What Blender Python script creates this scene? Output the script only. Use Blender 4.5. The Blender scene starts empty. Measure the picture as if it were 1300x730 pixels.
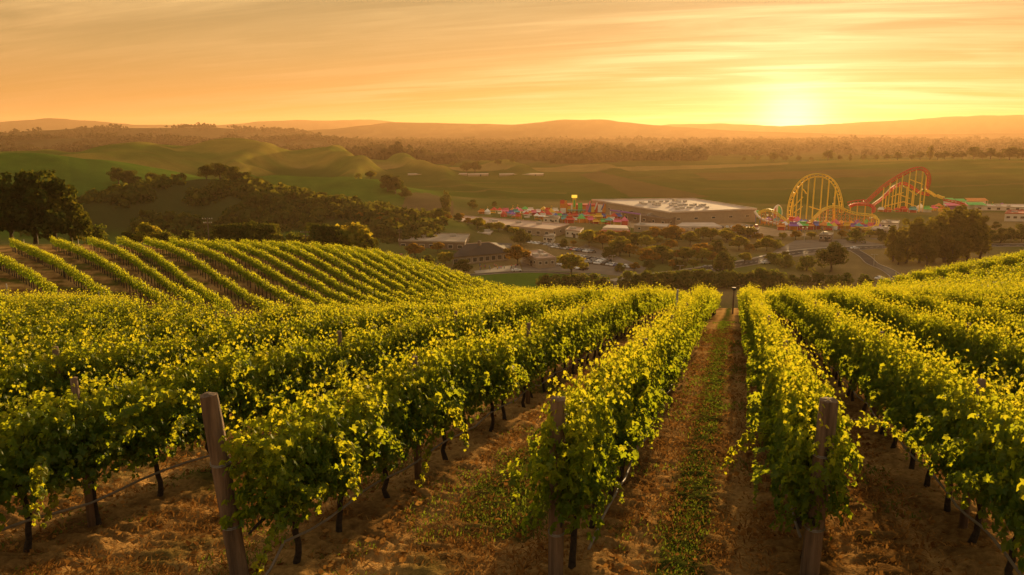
import bpy, math, random
import numpy as np
from mathutils import Vector, Matrix

R = math.radians
rng = np.random.default_rng(11)
random.seed(11)
C = bpy.context.scene.collection
SC = bpy.context.scene

# ------------------------------------------------------------------ camera
HEAD, PITCH, CZ, FPX = R(16.0), R(11.3), 60.0, 1000.0
cam_d = bpy.data.cameras.new('camera')
cam_d.lens = 36 * FPX / 1300
cam_d.sensor_width = 36
cam_d.sensor_fit = 'HORIZONTAL'
cam_d.clip_start = 0.05
cam_d.clip_end = 30000
cam = bpy.data.objects.new('camera', cam_d)
C.objects.link(cam)
cam.location = (0, 0, CZ)
cam.rotation_euler = (math.pi / 2 - PITCH, 0, HEAD)
SC.camera = cam

# ------------------------------------------------------------------ sun, sky, exposure
SUN_AZ = R(3.2)          # right of +Y, the direction of the vine rows
SUN_EL = R(3.0)
sun_dir = Vector((math.sin(SUN_AZ) * math.cos(SUN_EL), math.cos(SUN_AZ) * math.cos(SUN_EL), math.sin(SUN_EL)))
sun_d = bpy.data.lights.new('sun', 'SUN')
sun_d.energy = 5.0
sun_d.angle = R(0.6)
sun_d.color = (1.0, 0.64, 0.27)
sun = bpy.data.objects.new('sun', sun_d)
C.objects.link(sun)
sun.rotation_euler = sun_dir.to_track_quat('Z', 'Y').to_euler()

SC.view_settings.view_transform = 'Standard'
SC.view_settings.look = 'None'
SC.view_settings.exposure = 1.3
SC.view_settings.gamma = 1.0
SC.view_settings.use_curve_mapping = False
SC.cycles.use_denoising = True
SC.cycles.max_bounces = 8
SC.cycles.transparent_max_bounces = 8
SC.cycles.volume_bounces = 0
SC.cycles.sample_clamp_indirect = 4.0

world = bpy.data.worlds.new('World')
SC.world = world
world.use_nodes = True


class NT:
    """small helper for writing node trees"""
    def __init__(s, tree):
        s.t = tree
        s.n = tree.nodes
        s.l = tree.links

    def put(s, v, sock):
        if hasattr(v, 'links') or isinstance(v, bpy.types.NodeSocket):
            s.l.new(v, sock)
        elif v is not None:
            sock.default_value = v

    def math(s, op, a, b=None, c=None, clamp=False):
        n = s.n.new('ShaderNodeMath')
        n.operation = op
        n.use_clamp = clamp
        for v, k in ((a, 0), (b, 1), (c, 2)):
            if v is not None:
                s.put(v, n.inputs[k])
        return n.outputs[0]

    def vmath(s, op, a, b=None, scale=None):
        n = s.n.new('ShaderNodeVectorMath')
        n.operation = op
        s.put(a, n.inputs[0])
        if b is not None:
            s.put(b, n.inputs[1])
        if scale is not None:
            s.put(scale, n.inputs['Scale'])
        return n.outputs['Value'] if op in ('DOT_PRODUCT', 'LENGTH') else n.outputs['Vector']

    def mix(s, f, a, b, blend='MIX'):
        n = s.n.new('ShaderNodeMix')
        n.data_type = 'RGBA'
        n.blend_type = blend
        n.clamp_factor = True
        s.put(f, n.inputs[0])
        s.put(a, n.inputs[6])
        s.put(b, n.inputs[7])
        return n.outputs[2]

    def ramp(s, f, stops, interp='LINEAR'):
        n = s.n.new('ShaderNodeValToRGB')
        n.color_ramp.interpolation = interp
        e = n.color_ramp.elements
        while len(e) < len(stops):
            e.new(0.5)
        for el, (p, c) in zip(e, stops):
            el.position = p
            el.color = (c, c, c, 1) if isinstance(c, (int, float)) else (*c, 1)
        s.put(f, n.inputs[0])
        return n.outputs[0]

    def noise(s, vec, scale, detail=4, rough=0.55, dist=0.0):
        n = s.n.new('ShaderNodeTexNoise')
        s.put(vec, n.inputs['Vector'])
        n.inputs['Scale'].default_value = scale
        n.inputs['Detail'].default_value = detail
        n.inputs['Roughness'].default_value = rough
        n.inputs['Distortion'].default_value = dist
        return n.outputs[0]


def build_world():
    w = NT(world.node_tree)
    w.n.clear()
    out = w.n.new('ShaderNodeOutputWorld')
    bg = w.n.new('ShaderNodeBackground')
    w.l.new(bg.outputs[0], out.inputs[0])
    tc = w.n.new('ShaderNodeTexCoord').outputs['Generated']
    sky = w.n.new('ShaderNodeTexSky')
    sky.sky_type = 'NISHITA'
    sky.sun_disc = False
    sky.sun_elevation = SUN_EL
    sky.sun_rotation = SUN_AZ
    sky.altitude = 60
    sky.air_density = 1.6
    sky.dust_density = 0.4
    sky.ozone_density = 1.0
    sep = w.n.new('ShaderNodeSeparateXYZ')
    w.l.new(tc, sep.inputs[0])
    z = sep.outputs[2]
    # glow round the sun, which hangs just above the far ridge
    gdir = Vector((math.sin(R(3.2)) * math.cos(R(0.2)), math.cos(R(3.2)) * math.cos(R(0.2)), math.sin(R(0.2))))
    dot = w.vmath('DOT_PRODUCT', tc, tuple(gdir))
    d01 = w.math('MAXIMUM', dot, 0.0)
    wide = w.math('POWER', d01, 7.0)
    mid = w.math('POWER', d01, 60.0)
    tight = w.math('POWER', d01, 1500.0)
    # flattened glow that spreads sideways along the horizon
    sc = w.n.new('ShaderNodeVectorMath')
    sc.operation = 'MULTIPLY'
    w.l.new(tc, sc.inputs[0])
    sc.inputs[1].default_value = (1, 1, 2.6)
    nrm = w.vmath('NORMALIZE', sc.outputs[0])
    flat = w.math('POWER', w.math('MAXIMUM', w.vmath('DOT_PRODUCT', nrm, tuple(gdir)), 0.0), 42.0)
    # clear sky behind the clouds: horizon to overhead, unseen upper stops raised as fill light
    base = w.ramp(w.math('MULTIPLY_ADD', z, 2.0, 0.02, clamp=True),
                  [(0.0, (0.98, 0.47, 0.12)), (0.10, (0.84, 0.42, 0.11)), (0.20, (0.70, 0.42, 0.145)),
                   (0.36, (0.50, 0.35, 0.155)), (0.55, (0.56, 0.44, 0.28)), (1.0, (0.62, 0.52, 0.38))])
    # cirrus: directions laid out on a high plane, streaked by two stretched noises
    den = w.math('ADD', w.math('MAXIMUM', z, 0.0), 0.10)
    comb = w.n.new('ShaderNodeCombineXYZ')
    w.l.new(w.math('DIVIDE', sep.outputs[0], den), comb.inputs[0])
    w.l.new(w.math('DIVIDE', sep.outputs[1], den), comb.inputs[1])
    def streak(rot, sx, sy, scale, lo, hi, off, dist):
        m = w.n.new('ShaderNodeMapping')
        m.inputs['Rotation'].default_value = (0, 0, rot)
        m.inputs['Scale'].default_value = (sx, sy, 1)
        m.inputs['Location'].default_value = off
        w.l.new(comb.outputs[0], m.inputs['Vector'])
        return w.ramp(w.noise(m.outputs[0], scale, 9, 0.6, dist), [(lo, 0.0), (hi, 1.0)], 'EASE')
    c1 = streak(R(-30), 0.20, 1.0, 2.1, 0.40, 0.64, (2.1, 0.7, 0), 0.9)
    c2 = streak(R(-20), 0.16, 1.5, 4.6, 0.44, 0.66, (5.3, 3.1, 0), 0.5)
    c3 = streak(R(-36), 0.35, 0.8, 0.60, 0.40, 0.60, (1.3, 9.2, 0), 0.4)
    cl = w.math('MULTIPLY', w.math('ADD', w.math('MULTIPLY', c1, 0.85), w.math('MULTIPLY', c2, 0.45)), w.math('MULTIPLY_ADD', c3, 0.75, 0.35), clamp=True)
    ccol = w.ramp(w.math('MULTIPLY_ADD', z, 2.0, 0.02, clamp=True),
                  [(0.0, (0.92, 0.42, 0.11)), (0.15, (1.0, 0.53, 0.18)), (0.35, (1.0, 0.65, 0.26)), (0.7, (0.80, 0.62, 0.40)), (1.0, (0.75, 0.62, 0.44))])
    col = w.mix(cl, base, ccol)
    def scaled(c, f):
        return w.vmath('SCALE', c, None, f)
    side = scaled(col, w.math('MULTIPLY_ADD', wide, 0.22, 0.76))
    acc = w.vmath('ADD', side, scaled((0.07, 0.12, 0.08), w.math('MULTIPLY', wide, w.math('MULTIPLY_ADD', cl, 0.9, 0.2))))
    acc = w.vmath('ADD', acc, scaled((0.16, 0.27, 0.16), w.math('MULTIPLY', flat, w.math('MULTIPLY_ADD', cl, 1.0, 0.35))))
    acc = w.vmath('ADD', acc, scaled((0.5, 0.48, 0.28), w.math('ADD', w.math('MULTIPLY', mid, 0.16), w.math('MULTIPLY', w.math('POWER', d01, 280.0), 0.55))))
    acc = w.vmath('ADD', acc, scaled((0.8, 0.75, 0.52), w.math('MULTIPLY', tight, 1.3)))
    nish = w.mix(1.0, sky.outputs[0], (0.06, 0.04, 0.025, 1), 'MULTIPLY')
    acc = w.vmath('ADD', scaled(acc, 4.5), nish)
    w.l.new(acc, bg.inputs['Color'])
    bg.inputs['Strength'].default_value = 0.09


build_world()

# ------------------------------------------------------------------ pixel -> place
cp, sp = math.cos(PITCH), math.sin(PITCH)
ch, sh = math.cos(HEAD), math.sin(HEAD)


def ray(px, py):
    a, b = px - 650.0, 365.0 - py
    fwd, up = FPX * cp + b * sp, b * cp - FPX * sp
    return a, fwd, up


def at(px, py, z=None, d=None):
    """world point on the sight line of a pixel, at height z or at horizontal distance d"""
    a, f, u = ray(px, py)
    t = (z - CZ) / u if z is not None else d / math.hypot(a, f)
    return Vector((a * t * ch - f * t * sh, a * t * sh + f * t * ch, CZ + u * t))


def proj(P):
    P = np.asarray(P, float)
    x, y, z = P[..., 0], P[..., 1], P[..., 2] - CZ
    a = x * ch + y * sh
    f = -x * sh + y * ch
    dep = f * cp - z * sp
    up = f * sp + z * cp
    dep_ = np.where(np.abs(dep) < 1e-6, 1e-6, dep)
    return 650 + FPX * a / dep_, 365 - FPX * up / dep_, dep


def uv_of(x, y):
    return x * ch + y * sh, -x * sh + y * ch


def xy_of(u, v):
    return u * ch - v * sh, u * sh + v * ch


# ------------------------------------------------------------------ noise in numpy
def _h(ix, iy, s):
    n = (ix.astype(np.int64) * 374761393 + iy.astype(np.int64) * 668265263 + s * 974634777) & 0xFFFFFFFF
    n = ((n ^ (n >> 13)) * 1274126177) & 0xFFFFFFFF
    return ((n ^ (n >> 16)) & 0xFFFF) / 65535.0


def vnoise(x, y, s=0):
    ix, iy = np.floor(x), np.floor(y)
    fx, fy = x - ix, y - iy
    fx, fy = fx * fx * (3 - 2 * fx), fy * fy * (3 - 2 * fy)
    a, b = _h(ix, iy, s), _h(ix + 1, iy, s)
    c, d = _h(ix, iy + 1, s), _h(ix + 1, iy + 1, s)
    return (a + (b - a) * fx) * (1 - fy) + (c + (d - c) * fx) * fy


def fbm(x, y, o=4, s=0):
    t, amp, tot = 0, 1.0, 0
    for k in range(o):
        t = t + amp * vnoise(x * 2 ** k + 17.3 * k, y * 2 ** k - 9.1 * k, s + k)
        tot += amp
        amp *= 0.5
    return t / tot


def sstep(a, b, x):
    t = np.clip((x - a) / (b - a), 0, 1)
    return t * t * (3 - 2 * t)


# ------------------------------------------------------------------ terrain
HCAM = 3.33


def slope_z(X, Y):
    return CZ - HCAM - 0.1665 * (Y * ch - X * sh)


# the hillside block: row k runs from its top end to its low end
HILL_TOP = [(-110, 330, 140.7), (-45, 318, 139.2), (15, 308, 137.8), (66, 305, 136.3), (114, 305, 134.8), (151, 305, 133.4), (185, 305, 131.9), (217, 306, 130.5), (246, 306, 130.5),
            (276, 307, 129), (306, 308, 127.6), (336, 308, 127.6), (365, 309, 126.1), (393, 311, 124.7), (420, 313, 123.2), (446, 315, 121.8), (470, 318, 120.3),
            (492, 322, 117.5), (514, 327, 114.5), (536, 333, 111.6), (558, 339, 107.3), (580, 346, 103), (602, 353, 98.6), (624, 360, 94.25), (646, 368, 89.9)]
HILL_LOW = [(-60, 366, 84.1), (58, 376, 82.65), (126, 382, 81.2), (194, 388, 79.75), (240, 391, 78.3), (277, 396, 76.85), (338, 402, 75.4), (400, 407, 73.95), (445, 409, 73.22),
            (485, 411, 72.5), (520, 411, 71.77), (551, 410, 71.05), (578, 408, 71.05), (602, 406, 71.05), (622, 404, 71.05), (638, 402, 71.05), (652, 400, 71.77),
            (664, 398, 72.5), (674, 396, 73.22), (682, 394, 73.95), (690, 392, 75.4), (697, 390, 76.85), (703, 388, 78.3), (709, 386, 79.75), (714, 384, 81.2)]
ctl = []
for X in (-34, -26, -18, -12, -6, 0, 6, 12, 20):
    for Y in (-14, 0, 10, 20, 30, 40):
        if X < -16 and Y > 29: continue
        if X < -11 and Y > 35: continue
        ctl.append((X, Y, slope_z(X, Y) + 0.0018 * max(0, X - 3) ** 2))
for X, Y in ((-10, 50), (-4, 50), (2, 50), (8, 50), (-8, 62), (0, 62), (8, 62), (-4, 76), (2, 76), (8, 82), (14, 92), (22, 105), (34, 122), (48, 132), (30, 60), (45, 60), (30, 30), (30, 0)):
    ctl.append((X, Y, slope_z(X, Y) + 0.0018 * max(0, X - 3) ** 2 - 0.045 * max(0, Y - 40) * max(0, 1 - max(0, X - 3) / 20)))
for px, py, d in HILL_TOP[::2]:
    p = at(px, py + 1500 / d, d=d)
    ctl.append(tuple(p))
for px, py, d in HILL_LOW[::2]:
    p = at(px, py + 3, d=d)
    ctl.append(tuple(p))
for px, py, d in ((-100, 318, 165), (0, 312, 168), (60, 311, 205), (150, 316, 215), (300, 322, 215), (420, 330, 200), (500, 350, 175), (580, 372, 160), (650, 392, 148),
                  (720, 400, 135), (800, 402, 125), (930, 402, 118), (1040, 396, 128), (1150, 390, 155), (1250, 372, 175), (1400, 345, 200), (-250, 320, 220), (50, 312, 240)):
    ctl.append(tuple(at(px, py, d=d)))
ctl = np.array(ctl)


def _tps_fit(P):
    n = len(P)
    xy = P[:, :2] / 50
    r2 = ((xy[:, None] - xy[None]) ** 2).sum(-1)
    K = 0.5 * r2 * np.log(r2 + 1e-12) + np.eye(n) * 2e-4
    Q = np.hstack([np.ones((n, 1)), xy])
    A = np.block([[K, Q], [Q.T, np.zeros((3, 3))]])
    return xy, np.linalg.solve(A, np.concatenate([P[:, 2], np.zeros(3)]))


_txy, _tw = _tps_fit(ctl)


def near_z(x, y):
    x, y = np.atleast_1d(x) / 50.0, np.atleast_1d(y) / 50.0
    out = _tw[-3] + _tw[-2] * x + _tw[-1] * y
    for (a, b), w in zip(_txy, _tw):
        r2 = (x - a) ** 2 + (y - b) ** 2
        out = out + w * 0.5 * r2 * np.log(r2 + 1e-12)
    return out


def crest(pts):
    o = []
    for px, py, d in pts:
        p = at(px, py, d=d)
        u, v = uv_of(p.x, p.y)
        o.append((u, v, p.z))
    return o


RIDGES = [  # crest line, half width, fold amount
    (crest([(-60, 196, 1050), (40, 196, 1080), (110, 191, 1150), (160, 185, 1200), (200, 184, 1250), (270, 178.5, 1300), (330, 186, 1300), (400, 199, 1300), (470, 209, 1300)]), 190, 0.40),
    (crest([(-300, 186, 660), (-100, 190, 680), (0, 194, 700), (70, 204, 700), (120, 219, 660), (150, 238, 620)]), 130, 0.05),
    (crest([(180, 246, 500), (220, 238, 510), (260, 233, 520), (320, 241, 500), (390, 256, 480), (440, 268, 470), (490, 277, 470)]), 58, 0.15),
    (crest([(320, 234, 720), (370, 227, 720), (410, 224, 720), (450, 230, 700), (490, 246, 660), (515, 262, 630)]), 70, 0.06),
    (crest([(880, 211, 1550), (1000, 207, 1450), (1100, 206, 1400), (1200, 204, 1350), (1300, 203, 1300), (1500, 200, 1250)]), 300, 0.06),
    (crest([(-250, 178, 4242), (-60, 176, 4242), (60, 165, 4242), (110, 162, 4242), (190, 163, 4242), (270, 162, 4242), (350, 166, 4242), (430, 180, 4242), (520, 190, 4242)]), 250, 0.16),
    (crest([(-200, 184, 3320), (0, 186, 3320), (200, 188, 3320), (400, 190, 3411), (500, 186, 3689), (600, 183, 3873), (700, 184, 3873), (800, 180, 3873), (900, 179, 3873), (1000, 181, 4057), (1100, 179, 4242), (1200, 181, 4242), (1450, 179, 4242)]), 210, 0.22),
    (crest([(300, 172, 6455), (420, 164, 6455), (500, 155, 6455), (560, 156, 6455), (650, 158, 6455), (720, 151.5, 6455), (760, 152, 6455), (830, 159, 6455), (930, 166, 6455), (1100, 171, 6455), (1400, 168, 6455)]), 430, 0.14),
    (crest([(800, 162, 9222), (860, 158, 9222), (920, 157, 9222), (990, 160, 9222), (1060, 157, 9222), (1150, 152, 9222), (1250, 146, 9222), (1400, 145, 9222), (1600, 150, 9222)]), 520, 0.10),
    (crest([(-300, 158, 9960), (0, 155, 9960), (60, 150, 9960), (110, 153, 9960), (170, 158, 9960), (280, 159, 9960), (330, 154.5, 9960), (380, 152, 9960), (420, 153, 9960), (470, 152, 9960), (530, 157, 9960), (700, 160, 9960), (900, 162, 9960)]), 450, 0.08),
    (crest([(-200, 181, 3000), (0, 178, 3000), (120, 175, 3000), (260, 178, 3000), (380, 176, 3000), (470, 181, 3000), (560, 189, 2900), (660, 187, 2900), (760, 190, 2900), (900, 187, 3000), (1050, 190, 3000), (1300, 188, 3000)]), 170, 0.2),
    (crest([(380, 196, 1900), (470, 193, 1950), (560, 197, 2000), (660, 199, 2000), (760, 196, 2000), (880, 200, 2000)]), 150, 0.2),
]


def valley_z(x, y):
    u, v = uv_of(x, y)
    z = np.zeros_like(u)
    for i, (pts, w, fold) in enumerate(RIDGES):
        best = np.zeros_like(u)
        n1 = fbm(u / (w * 0.9) + 3 * i, v / (w * 0.9), 4, 30 + i)
        for (u0, v0, h0), (u1, v1, h1) in zip(pts[:-1], pts[1:]):
            du, dv = u1 - u0, v1 - v0
            t = np.clip(((u - u0) * du + (v - v0) * dv) / (du * du + dv * dv), 0, 1)
            dist = np.hypot(u - u0 - t * du, v - v0 - t * dv)
            h = h0 + t * (h1 - h0)
            q = dist / w * (1 + fold * 2.2 * (n1 - 0.5))
            if i == 0:   # gullies running down the flank of the grassy hill
                g = np.sin((u * 0.95 + v * 0.25) / 19.0 + 4.0 * n1)
                q = q * (1 + 0.42 * g * sstep(0.15, 0.9, dist / w))
            best = np.maximum(best, h * np.exp(-q * q))
        if i == 0:
            best = best + 8.5 * np.sin((u * 0.95 + v * 0.22) / 20.0 + 4.5 * n1) * sstep(8, 26, best) * (0.35 + 0.65 * n1)
        if i in (1, 3):
            best = best + 2.0 * np.sin((u + v * .3) / 17.0 + 5 * n1) * sstep(4, 16, best)
        z = np.maximum(z, best) + 0.25 * np.minimum(z, best)
        if i >= 5:
            z = z + best * 0.10 * (fbm(u / 175, v / 470, 3, 90 + i) - 0.5)
    return z


def ground_z(x, y):
    x, y = np.atleast_1d(np.asarray(x, float)), np.atleast_1d(np.asarray(y, float))
    d = np.hypot(x, y)
    z = valley_z(x, y)
    m = d < 340
    if m.any():
        xm, ym, dm = x[m], y[m], d[m]
        um, vm = uv_of(xm, ym)
        left = sstep(-0.05, -0.25, np.arctan2(um, vm))
        s = sstep(150 + 80 * left, 262 + 70 * left, dm)
        z[m] = near_z(xm, ym) * (1 - s) + z[m] * s
    return z


def gz(x, y):
    return float(ground_z(x, y)[0])


# ------------------------------------------------------------------ rows of vines (X of each row, the rows run along Y)
ROW_M, ROW_R, ROW_L, ROW_RR = -1.5, 0.9, -4.4, 2.8     # rows at the middle, right and leaning post, and the next on the right
ROWS = [ROW_M, ROW_R, ROW_RR] + [ROW_RR + 2.25 * k for k in range(1, 24)] + [ROW_L - 3.05 * k for k in range(0, 15)]
ROWS.sort()
_low = sorted((math.atan2(*uv_of(*at(px, py, d=d).xy)), d) for px, py, d in HILL_LOW)


def row_start(X):
    if abs(X - ROW_M) < .1: return 7.3
    if abs(X - ROW_R) < .1: return 8.1
    if abs(X - ROW_L) < .1: return 6.45
    return 4.6 if X > 0 else 3.6


def row_ok(X, Y):
    """does the vineyard near the camera reach this place"""
    if Y < row_start(X): return False
    if X > 2: ye = 76 + 1.5 * (X - 2)
    else: ye = 76 + 0.25 * min(0, X)
    if Y > min(ye, 134): return False
    if X > 9 and 0.35 * X + 80 < Y < 0.35 * X + 86: return False
    u, v = uv_of(X, Y)
    az = math.atan2(u, v)
    if az < _low[-1][0]:
        lim = np.interp(az, [a for a, _ in _low], [d for _, d in _low])
        if math.hypot(u, v) > lim - 4.0: return False
        # the block ends where the ground dips towards the hillside
        tx, ty, _ = proj(np.array([[X, Y, gz(X, Y) + 1.75]]))
        if ty[0] < np.interp(tx[0], [p[0] for p in HILL_LOW], [p[1] for p in HILL_LOW]) - np.interp(tx[0], [250, 450], [2, 20]): return False
    return True


# ------------------------------------------------------------------ mesh helpers
def np_mesh(name, V, faces, mats, fmat=None, attrs=None, smooth=False, colors=None):
    V = np.asarray(V, np.float32)
    me = bpy.data.meshes.new(name)
    me.vertices.add(len(V))
    me.vertices.foreach_set('co', V.ravel())
    fs = [np.asarray(f, np.int32) for f in faces if len(f)]
    nl = sum(f.size for f in fs)
    npoly = sum(len(f) for f in fs)
    me.loops.add(nl)
    me.polygons.add(npoly)
    me.loops.foreach_set('vertex_index', np.concatenate([f.ravel() for f in fs]))
    tot = np.concatenate([np.full(len(f), f.shape[1], np.int32) for f in fs])
    me.polygons.foreach_set('loop_start', np.concatenate([[0], np.cumsum(tot)[:-1]]).astype(np.int32))
    for m in mats:
        me.materials.append(m)
    if fmat is not None:
        me.polygons.foreach_set('material_index', np.asarray(fmat, np.int32))
    me.update(calc_edges=True)
    me.polygons.foreach_set('use_smooth', np.full(npoly, smooth, bool))
    for k, a in (attrs or {}).items():
        at_ = me.attributes.new(k, 'FLOAT', 'POINT')
        at_.data.foreach_set('value', np.asarray(a, np.float32))
    if colors is not None:
        ca = me.color_attributes.new('zone', 'FLOAT_COLOR', 'POINT')
        ca.data.foreach_set('color', np.hstack([colors, np.ones((len(colors), 1))]).astype(np.float32).ravel())
    me.validate()
    return me


def link(name, me, parent=None, loc=None, rz=0.0):
    o = bpy.data.objects.new(name, me)
    C.objects.link(o)
    if parent: o.parent = parent
    if loc is not None: o.location = loc
    if rz: o.rotation_euler = (0, 0, rz)
    return o


def tag(o, label, cat=None, group=None, kind=None):
    if label: o['label'] = label
    if cat: o['category'] = cat
    if group: o['group'] = group
    if kind: o['kind'] = kind
    return o


def thing(name, label, cat, loc=(0, 0, 0), rz=0.0, group=None):
    o = bpy.data.objects.new(name, None)
    o.empty_display_size = 0.2
    C.objects.link(o)
    o.location = loc
    o.rotation_euler = (0, 0, rz)
    return tag(o, label, cat, group)


def copy_tree(root, loc, rz=0.0, scale=None, label=None, group=None):
    r = root.copy()
    C.objects.link(r)
    r.location = loc
    r.rotation_euler = (0, 0, rz)
    if scale is not None: r.scale = scale if hasattr(scale, '__len__') else (scale,) * 3
    if label: r['label'] = label
    if group: r['group'] = group
    for chd in list(root.children):
        c = chd.copy()
        C.objects.link(c)
        c.parent = r
        for g in chd.children:
            d = g.copy()
            C.objects.link(d)
            d.parent = c
    return r


class MB:
    """collects boxes, tubes, prisms and sheets into one mesh"""
    def __init__(s):
        s.v, s.f, s.m = [], [], []

    def add(s, V, F, m=0):
        b = len(s.v)
        s.v += [tuple(p) for p in V]
        s.f += [tuple(i + b for i in f) for f in F]
        s.m += [m] * len(F)
        return s

    def box(s, c, size, m=0, rz=0.0, taper=1.0):
        x, y, z = size[0] / 2, size[1] / 2, size[2] / 2
        V = []
        for k, t in ((-1, 1.0), (1, taper)):
            for i, j in ((-1, -1), (1, -1), (1, 1), (-1, 1)):
                p = Vector((i * x * t, j * y * t, k * z))
                p.rotate(Matrix.Rotation(rz, 3, 'Z'))
                V.append(p + Vector(c))
        return s.add(V, [(3, 2, 1, 0), (4, 5, 6, 7), (0, 1, 5, 4), (1, 2, 6, 5), (2, 3, 7, 6), (3, 0, 4, 7)], m)

    def tube(s, pts, r, n=6, m=0, cap=True):
        pts = [Vector(p) for p in pts]
        rs = r if hasattr(r, '__len__') else [r] * len(pts)
        V, F = [], []
        ref = None
        for i, p in enumerate(pts):
            t = (pts[min(i + 1, len(pts) - 1)] - pts[max(i - 1, 0)]).normalized()
            if ref is None:
                ref = t.orthogonal().normalized()
            ref = (ref - t * ref.dot(t))
            ref = ref.normalized() if ref.length > 1e-5 else t.orthogonal().normalized()
            b = t.cross(ref)
            for k in range(n):
                a = 2 * math.pi * k / n
                V.append(p + (ref * math.cos(a) + b * math.sin(a)) * rs[i])
        for i in range(len(pts) - 1):
            for k in range(n):
                F.append((i * n + k, i * n + (k + 1) % n, (i + 1) * n + (k + 1) % n, (i + 1) * n + k))
        if cap:
            F.append(tuple(range(n - 1, -1, -1)))
            F.append(tuple((len(pts) - 1) * n + k for k in range(n)))
        return s.add(V, F, m)

    def prism(s, poly, z0, z1, m=0):
        n = len(poly)
        V = [(x, y, z0) for x, y in poly] + [(x, y, z1) for x, y in poly]
        F = [tuple(range(n - 1, -1, -1)), tuple(range(n, 2 * n))]
        F += [(i, (i + 1) % n, n + (i + 1) % n, n + i) for i in range(n)]
        return s.add(V, F, m)

    def build(s, name, mats, parent=None, loc=None, rz=0.0, smooth=False, bevel=0.0):
        me = s.mesh(name, mats, smooth)
        o = link(name, me, parent, loc, rz)
        if bevel:
            b = o.modifiers.new('bevel', 'BEVEL')
            b.width = bevel
            b.segments = 2
            b.limit_method = 'ANGLE'
        return o

    def mesh(s, name, mats, smooth=False):
        me = bpy.data.meshes.new(name)
        me.from_pydata(s.v, [], s.f)
        for mt in (mats if isinstance(mats, (list, tuple)) else [mats]):
            me.materials.append(mt)
        me.polygons.foreach_set('material_index', s.m)
        me.polygons.foreach_set('use_smooth', [smooth] * len(s.f))
        me.update()
        return me


# ------------------------------------------------------------------ materials
def mat(name, col, rough=0.8, var=0.25, scale=3.0, bump=0.0, metal=0.0, spec=0.3, emit=0.0, obj_var=0.0, detail=5, stretch=None):
    m = bpy.data.materials.new(name)
    m.use_nodes = True
    t = NT(m.node_tree)
    b = t.n['Principled BSDF']
    tc = t.n.new('ShaderNodeTexCoord').outputs['Object']
    if stretch: tc = t.vmath('MULTIPLY', tc, stretch)
    nz = t.noise(tc, scale, detail, 0.6)
    f = t.math('MAXIMUM', t.math('MULTIPLY_ADD', nz, 4.5 * var, 1 - 2.25 * var), 0.15)
    if obj_var:
        oi = t.n.new('ShaderNodeObjectInfo').outputs['Random']
        f = t.math('MULTIPLY', f, t.math('MULTIPLY_ADD', oi, 2 * obj_var, 1 - obj_var))
    c = t.vmath('SCALE', col[:3], None, f)
    t.l.new(c, b.inputs['Base Color'])
    b.inputs['Roughness'].default_value = rough
    b.inputs['Metallic'].default_value = metal
    b.inputs['Specular IOR Level'].default_value = spec
    if bump:
        bn = t.n.new('ShaderNodeBump')
        bn.inputs['Strength'].default_value = bump
        bn.inputs['Distance'].default_value = 0.05
        t.l.new(t.noise(tc, scale * 4, 6, 0.6), bn.inputs['Height'])
        t.l.new(bn.outputs[0], b.inputs['Normal'])
    if emit:
        b.inputs['Emission Color'].default_value = (*col[:3], 1)
        b.inputs['Emission Strength'].default_value = emit
    return m


def leaf_mat(name, stops, trans, tfac=0.45, gloss=0.06, obj_var=0.0):
    """leaf surface: stops = colour ramp over the per-leaf 'tint' value; trans = colour of light passing through"""
    m = bpy.data.materials.new(name)
    m.use_nodes = True
    t = NT(m.node_tree)
    t.n.clear()
    out = t.n.new('ShaderNodeOutputMaterial')
    a = t.n.new('ShaderNodeAttribute')
    a.attribute_name = 'tint'
    col = t.ramp(a.outputs['Fac'], stops)
    tcol = t.ramp(a.outputs['Fac'], [(0.0, trans[0]), (1.0, trans[1])])
    if obj_var:
        oi = t.n.new('ShaderNodeObjectInfo').outputs['Random']
        f = t.math('MULTIPLY_ADD', oi, 2 * obj_var, 1 - obj_var)
        col = t.vmath('SCALE', col, None, f)
        tcol = t.vmath('SCALE', tcol, None, f)
    d = t.n.new('ShaderNodeBsdfDiffuse')
    t.l.new(col, d.inputs['Color'])
    tr = t.n.new('ShaderNodeBsdfTranslucent')
    t.l.new(tcol, tr.inputs['Color'])
    mx = t.n.new('ShaderNodeMixShader')
    mx.inputs[0].default_value = tfac
    t.l.new(d.outputs[0], mx.inputs[1])
    t.l.new(tr.outputs[0], mx.inputs[2])
    g = t.n.new('ShaderNodeBsdfGlossy')
    g.inputs['Roughness'].default_value = 0.42
    g.inputs['Color'].default_value = (0.9, 0.9, 0.8, 1)
    if not gloss:
        t.l.new(mx.outputs[0], out.inputs[0])
        return m
    mg = t.n.new('ShaderNodeMixShader')
    mg.inputs[0].default_value = gloss
    t.l.new(mx.outputs[0], mg.inputs[1])
    t.l.new(g.outputs[0], mg.inputs[2])
    t.l.new(mg.outputs[0], out.inputs[0])
    return m


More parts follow.
